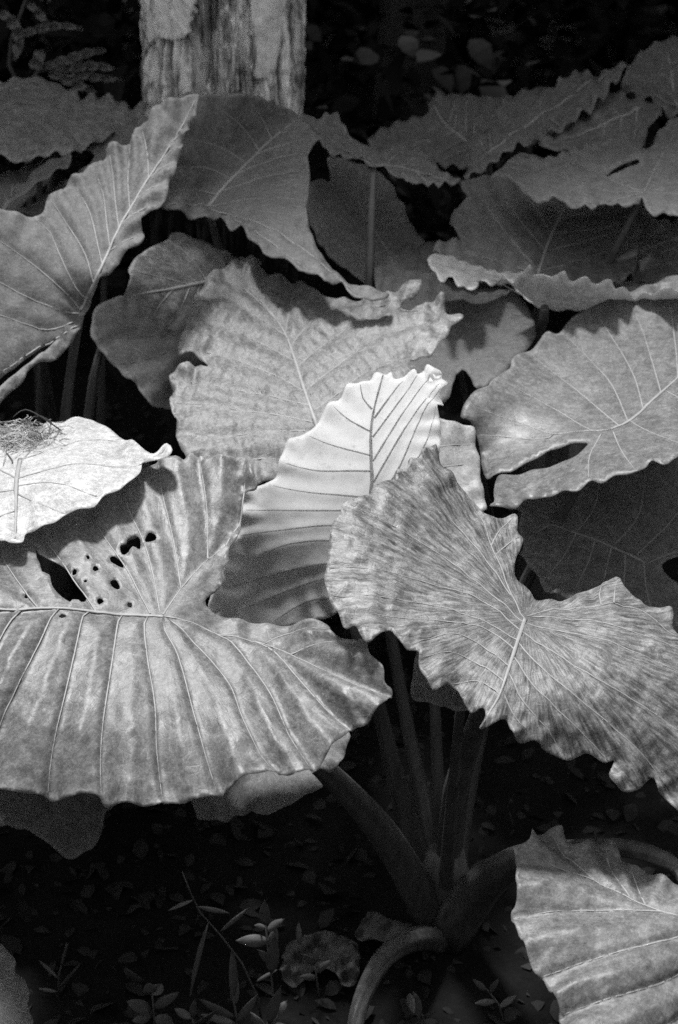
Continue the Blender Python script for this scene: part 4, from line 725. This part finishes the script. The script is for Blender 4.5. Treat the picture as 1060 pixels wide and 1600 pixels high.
weed('wiry grass stem with long thin blades rising out of the weeds', (408, 1590), [(404, 1560), (378, 1505), (345, 1462), (312, 1425), (298, 1395), (285, 1363)],
     [(302, 1407, 262, 1424, 8), (310, 1417, 359, 1427, 9), (344, 1456, 391, 1417, 8), (326, 1442, 297, 1560, 11), (400, 1535, 437, 1514, 7)], 'grass', 'grass_plant', 0.0013)
weed('leafy seedling with an upright oval top leaf', (432, 1610), [(428, 1560), (420, 1490), (415, 1445)],
     [(415, 1445, 414, 1406, 20), (418, 1455, 446, 1436, 16), (416, 1450, 398, 1446, 12), (420, 1470, 368, 1470, 22), (424, 1490, 432, 1446, 20), (424, 1520, 430, 1462, 24), (425, 1505, 402, 1484, 14)])
weed('bushy seedling with rounded leaves growing beside the grass stem', (243, 1612), [(240, 1580), (238, 1550)],
     [(225, 1535, 193, 1510, 22), (238, 1552, 230, 1535, 26), (240, 1556, 254, 1538, 22), (236, 1580, 197, 1565, 24), (240, 1575, 282, 1550, 18), (242, 1590, 272, 1602, 26), (236, 1588, 205, 1596, 18)])
weed('narrow-leaved seedling leaning over at the weeds\' front', (372, 1625), [(370, 1590), (364, 1555)],
     [(364, 1560, 362, 1482, 18), (366, 1570, 372, 1528, 20), (368, 1590, 310, 1560, 16), (370, 1598, 403, 1554, 16), (368, 1600, 312, 1585, 14)])
weed('pale lance-leaved seedling below the oval-leaved one', (415, 1635), [(418, 1605), (424, 1570)],
     [(420, 1600, 440, 1540, 20), (418, 1605, 452, 1562, 22), (416, 1608, 388, 1580, 20), (414, 1612, 448, 1602, 22), (412, 1615, 380, 1605, 16)])
weed('single small leaf on a thread stem near the dead leaves', (470, 1520), [(469, 1495), (468, 1475)], [(468, 1476, 467, 1440, 11)])
weed('drooping pale seedling under the bent stalk', (668, 1615), [(662, 1590), (652, 1572), (646, 1550)], [(648, 1552, 655, 1592, 18), (640, 1552, 648, 1585, 16), (662, 1590, 680, 1582, 9)])
weed('tiny creeping weed beside the low rounded leaf', (90, 1560), [(92, 1525), (104, 1475)], [(92, 1530, 60, 1500, 7), (96, 1510, 108, 1470, 6), (90, 1545, 130, 1500, 5), (90, 1550, 60, 1545, 7)])

weed('low sprig with folded leaves between the bushy seedling and the grass', (308, 1640), [(306, 1610), (300, 1590)], [(300, 1592, 272, 1576, 15), (301, 1590, 306, 1560, 14), (304, 1600, 338, 1578, 16), (305, 1610, 270, 1612, 16), (306, 1612, 340, 1606, 18)])
weed('upright sprig rising behind the broad dead leaf', (500, 1560), [(496, 1535), (492, 1505)], [(492, 1508, 470, 1490, 12), (492, 1506, 497, 1478, 12), (494, 1520, 520, 1500, 13), (495, 1528, 468, 1526, 12)])
weed('thin sprawling sprig at the foot of the low hanging leaf', (790, 1600), [(780, 1570), (760, 1545)], [(760, 1548, 738, 1530, 11), (765, 1552, 782, 1528, 11), (775, 1565, 742, 1568, 12), (780, 1575, 808, 1555, 12)])
def dead_leaf(label, out, seed, lift=0.03, amp=0.02):
    q = catmull(np.array(out, float), 7, True); q = q+4.0*np.c_[vnoise(q, 9, seed+2), vnoise(q, 9, seed+3)]; c = q.mean(0); rp = G(*c)
    t = np.random.default_rng(seed); lo, hi = q.min(0), q.max(0); gx, gy = np.meshgrid(np.arange(lo[0], hi[0], 6), np.arange(lo[1], hi[1], 5)); gq = np.c_[gx.ravel(), gy.ravel()]; gq = gq[inpoly(gq, q)]
    n = len(q); vo, _, tr = delaunay_2d_cdt([Vector(map(float, p)) for p in q]+[Vector(map(float, p)) for p in gq], [(i, (i+1) % n) for i in range(n)], [], 0, 0.01)[:3]
    vq = np.array([(p.x, p.y) for p in vo]); tr = np.array(tr); tr = tr[inpoly(vq[tr].mean(1), q)]
    hh = lift + amp*(vnoise(vq, 26, seed)+0.9*vnoise(vq, 11, seed+1))
    W = np.array([G(u, v, h) for (u, v), h in zip(vq, np.maximum(hh, 0.016))])
    o = mesh('dead_leaf', W-rp, tr, M_DEAD); o.location = tuple(map(float, rp)); m = o.modifiers.new('thickness', 'SOLIDIFY'); m.thickness = 0.001
    tag(o, label, 'leaf', 'dead leaves on the ground')
dead_leaf('crumpled dead leaf lying against the stem base', [(556, 1450), (575, 1428), (600, 1432), (625, 1440), (648, 1450), (640, 1470), (610, 1474), (585, 1466), (560, 1470)], 3)
dead_leaf('broad curled dead leaf behind the leafy seedling', [(448, 1480), (470, 1466), (500, 1455), (535, 1462), (560, 1480), (555, 1505), (530, 1520), (500, 1510), (480, 1530), (455, 1545), (440, 1520)], 5)
dead_leaf('small dead leaf in front of the bent stalk', [(530, 1490), (548, 1478), (562, 1495), (556, 1530), (540, 1545), (526, 1520)], 9)
# leaf litter and grass over the dark floor
def litter_pick(R): x, y = R.uniform(-1.6, 1.6), R.uniform(1.0, 4.4); return (x, y, ground_z(x, y)+0.004)
V, F = leaf_cards(9000, litter_pick, (0.012, 0.055), 21)
o = mesh('leaf_litter', V, F, M_LITTER, None, False); o['kind'] = 'stuff'; tag(o, 'dark leaf litter scattered over the damp soil', 'litter')

# ------------------------------------------------------------------ wavy fronds at the upper left
fr = thing('fern_plant', 'dim shrub with long wavy-edged leaflets left of the pale trunk', 'fern', (-0.86, 3.75, 0), None)
def frond(pts, wpx, y, wavy=1.0):
    c = catmull(np.array(pts, float), 3); n = len(c); V = []; F = []
    for i in range(n):
        t = i/(n-1); tt = c[min(i+1, n-1)]-c[max(i-1, 0)]; tt /= np.linalg.norm(tt); nn = np.array([-tt[1], tt[0]]); wv = wpx*0.5*math.sin(math.pi*min(1, 0.12+t*0.86))**0.6*(1+0.22*wavy*math.sin(i*0.95))
        for s in (-1, 0, 1):
            q = c[i]+nn*wv*s; V.append(P(q[0], q[1], dY(q[1], y + (0.012 if s == 0 else 0.0)+0.008*math.sin(i*0.95+s))))
    for i in range(n-1):
        for k in (0, 1): a = 3*i+k; F.append((a, a+1, a+4, a+3))
    o = mesh('leaflet', np.array(V)-loc(fr), F, M_LEAF, fr); m = o.modifiers.new('thickness', 'SOLIDIFY'); m.thickness = 0.001
for pts, wpx in (([(72, 104), (110, 92), (140, 82), (165, 78)], 15), ([(78, 106), (120, 104), (150, 103), (181, 108)], 15), ([(80, 110), (120, 116), (160, 122), (192, 124)], 12), ([(78, 114), (100, 122), (125, 134), (149, 144)], 16), ([(56, 108), (60, 92), (64, 78)], 22), ([(20, 60), (45, 50), (90, 40), (130, 45)], 12), ([(45, 5), (60, 20), (72, 34), (80, 38)], 12), ([(0, 20), (18, 32), (30, 60), (22, 95)], 18)):
    frond(pts, wpx, 3.75)
fy = 3.77
tube('stem', [(-0.86, 3.75, -0.03), (-0.84, 3.77, 0.5), P(40, 160, dY(160, fy)), P(58, 112, dY(112, fy)), P(78, 107, dY(107, fy))], [0.012, 0.010, 0.006, 0.004], M_DARKB, fr, 8, 0, 0.05)
tube('stem', [P(40, 160, dY(160, fy)), P(14, 100, dY(100, fy)), P(18, 60, dY(60, fy)), P(40, 0, dY(0, fy)), P(60, -60, dY(-60, fy))], [0.006, 0.005, 0.004, 0.003], M_DARKB, fr, 8, 0, 0.05)
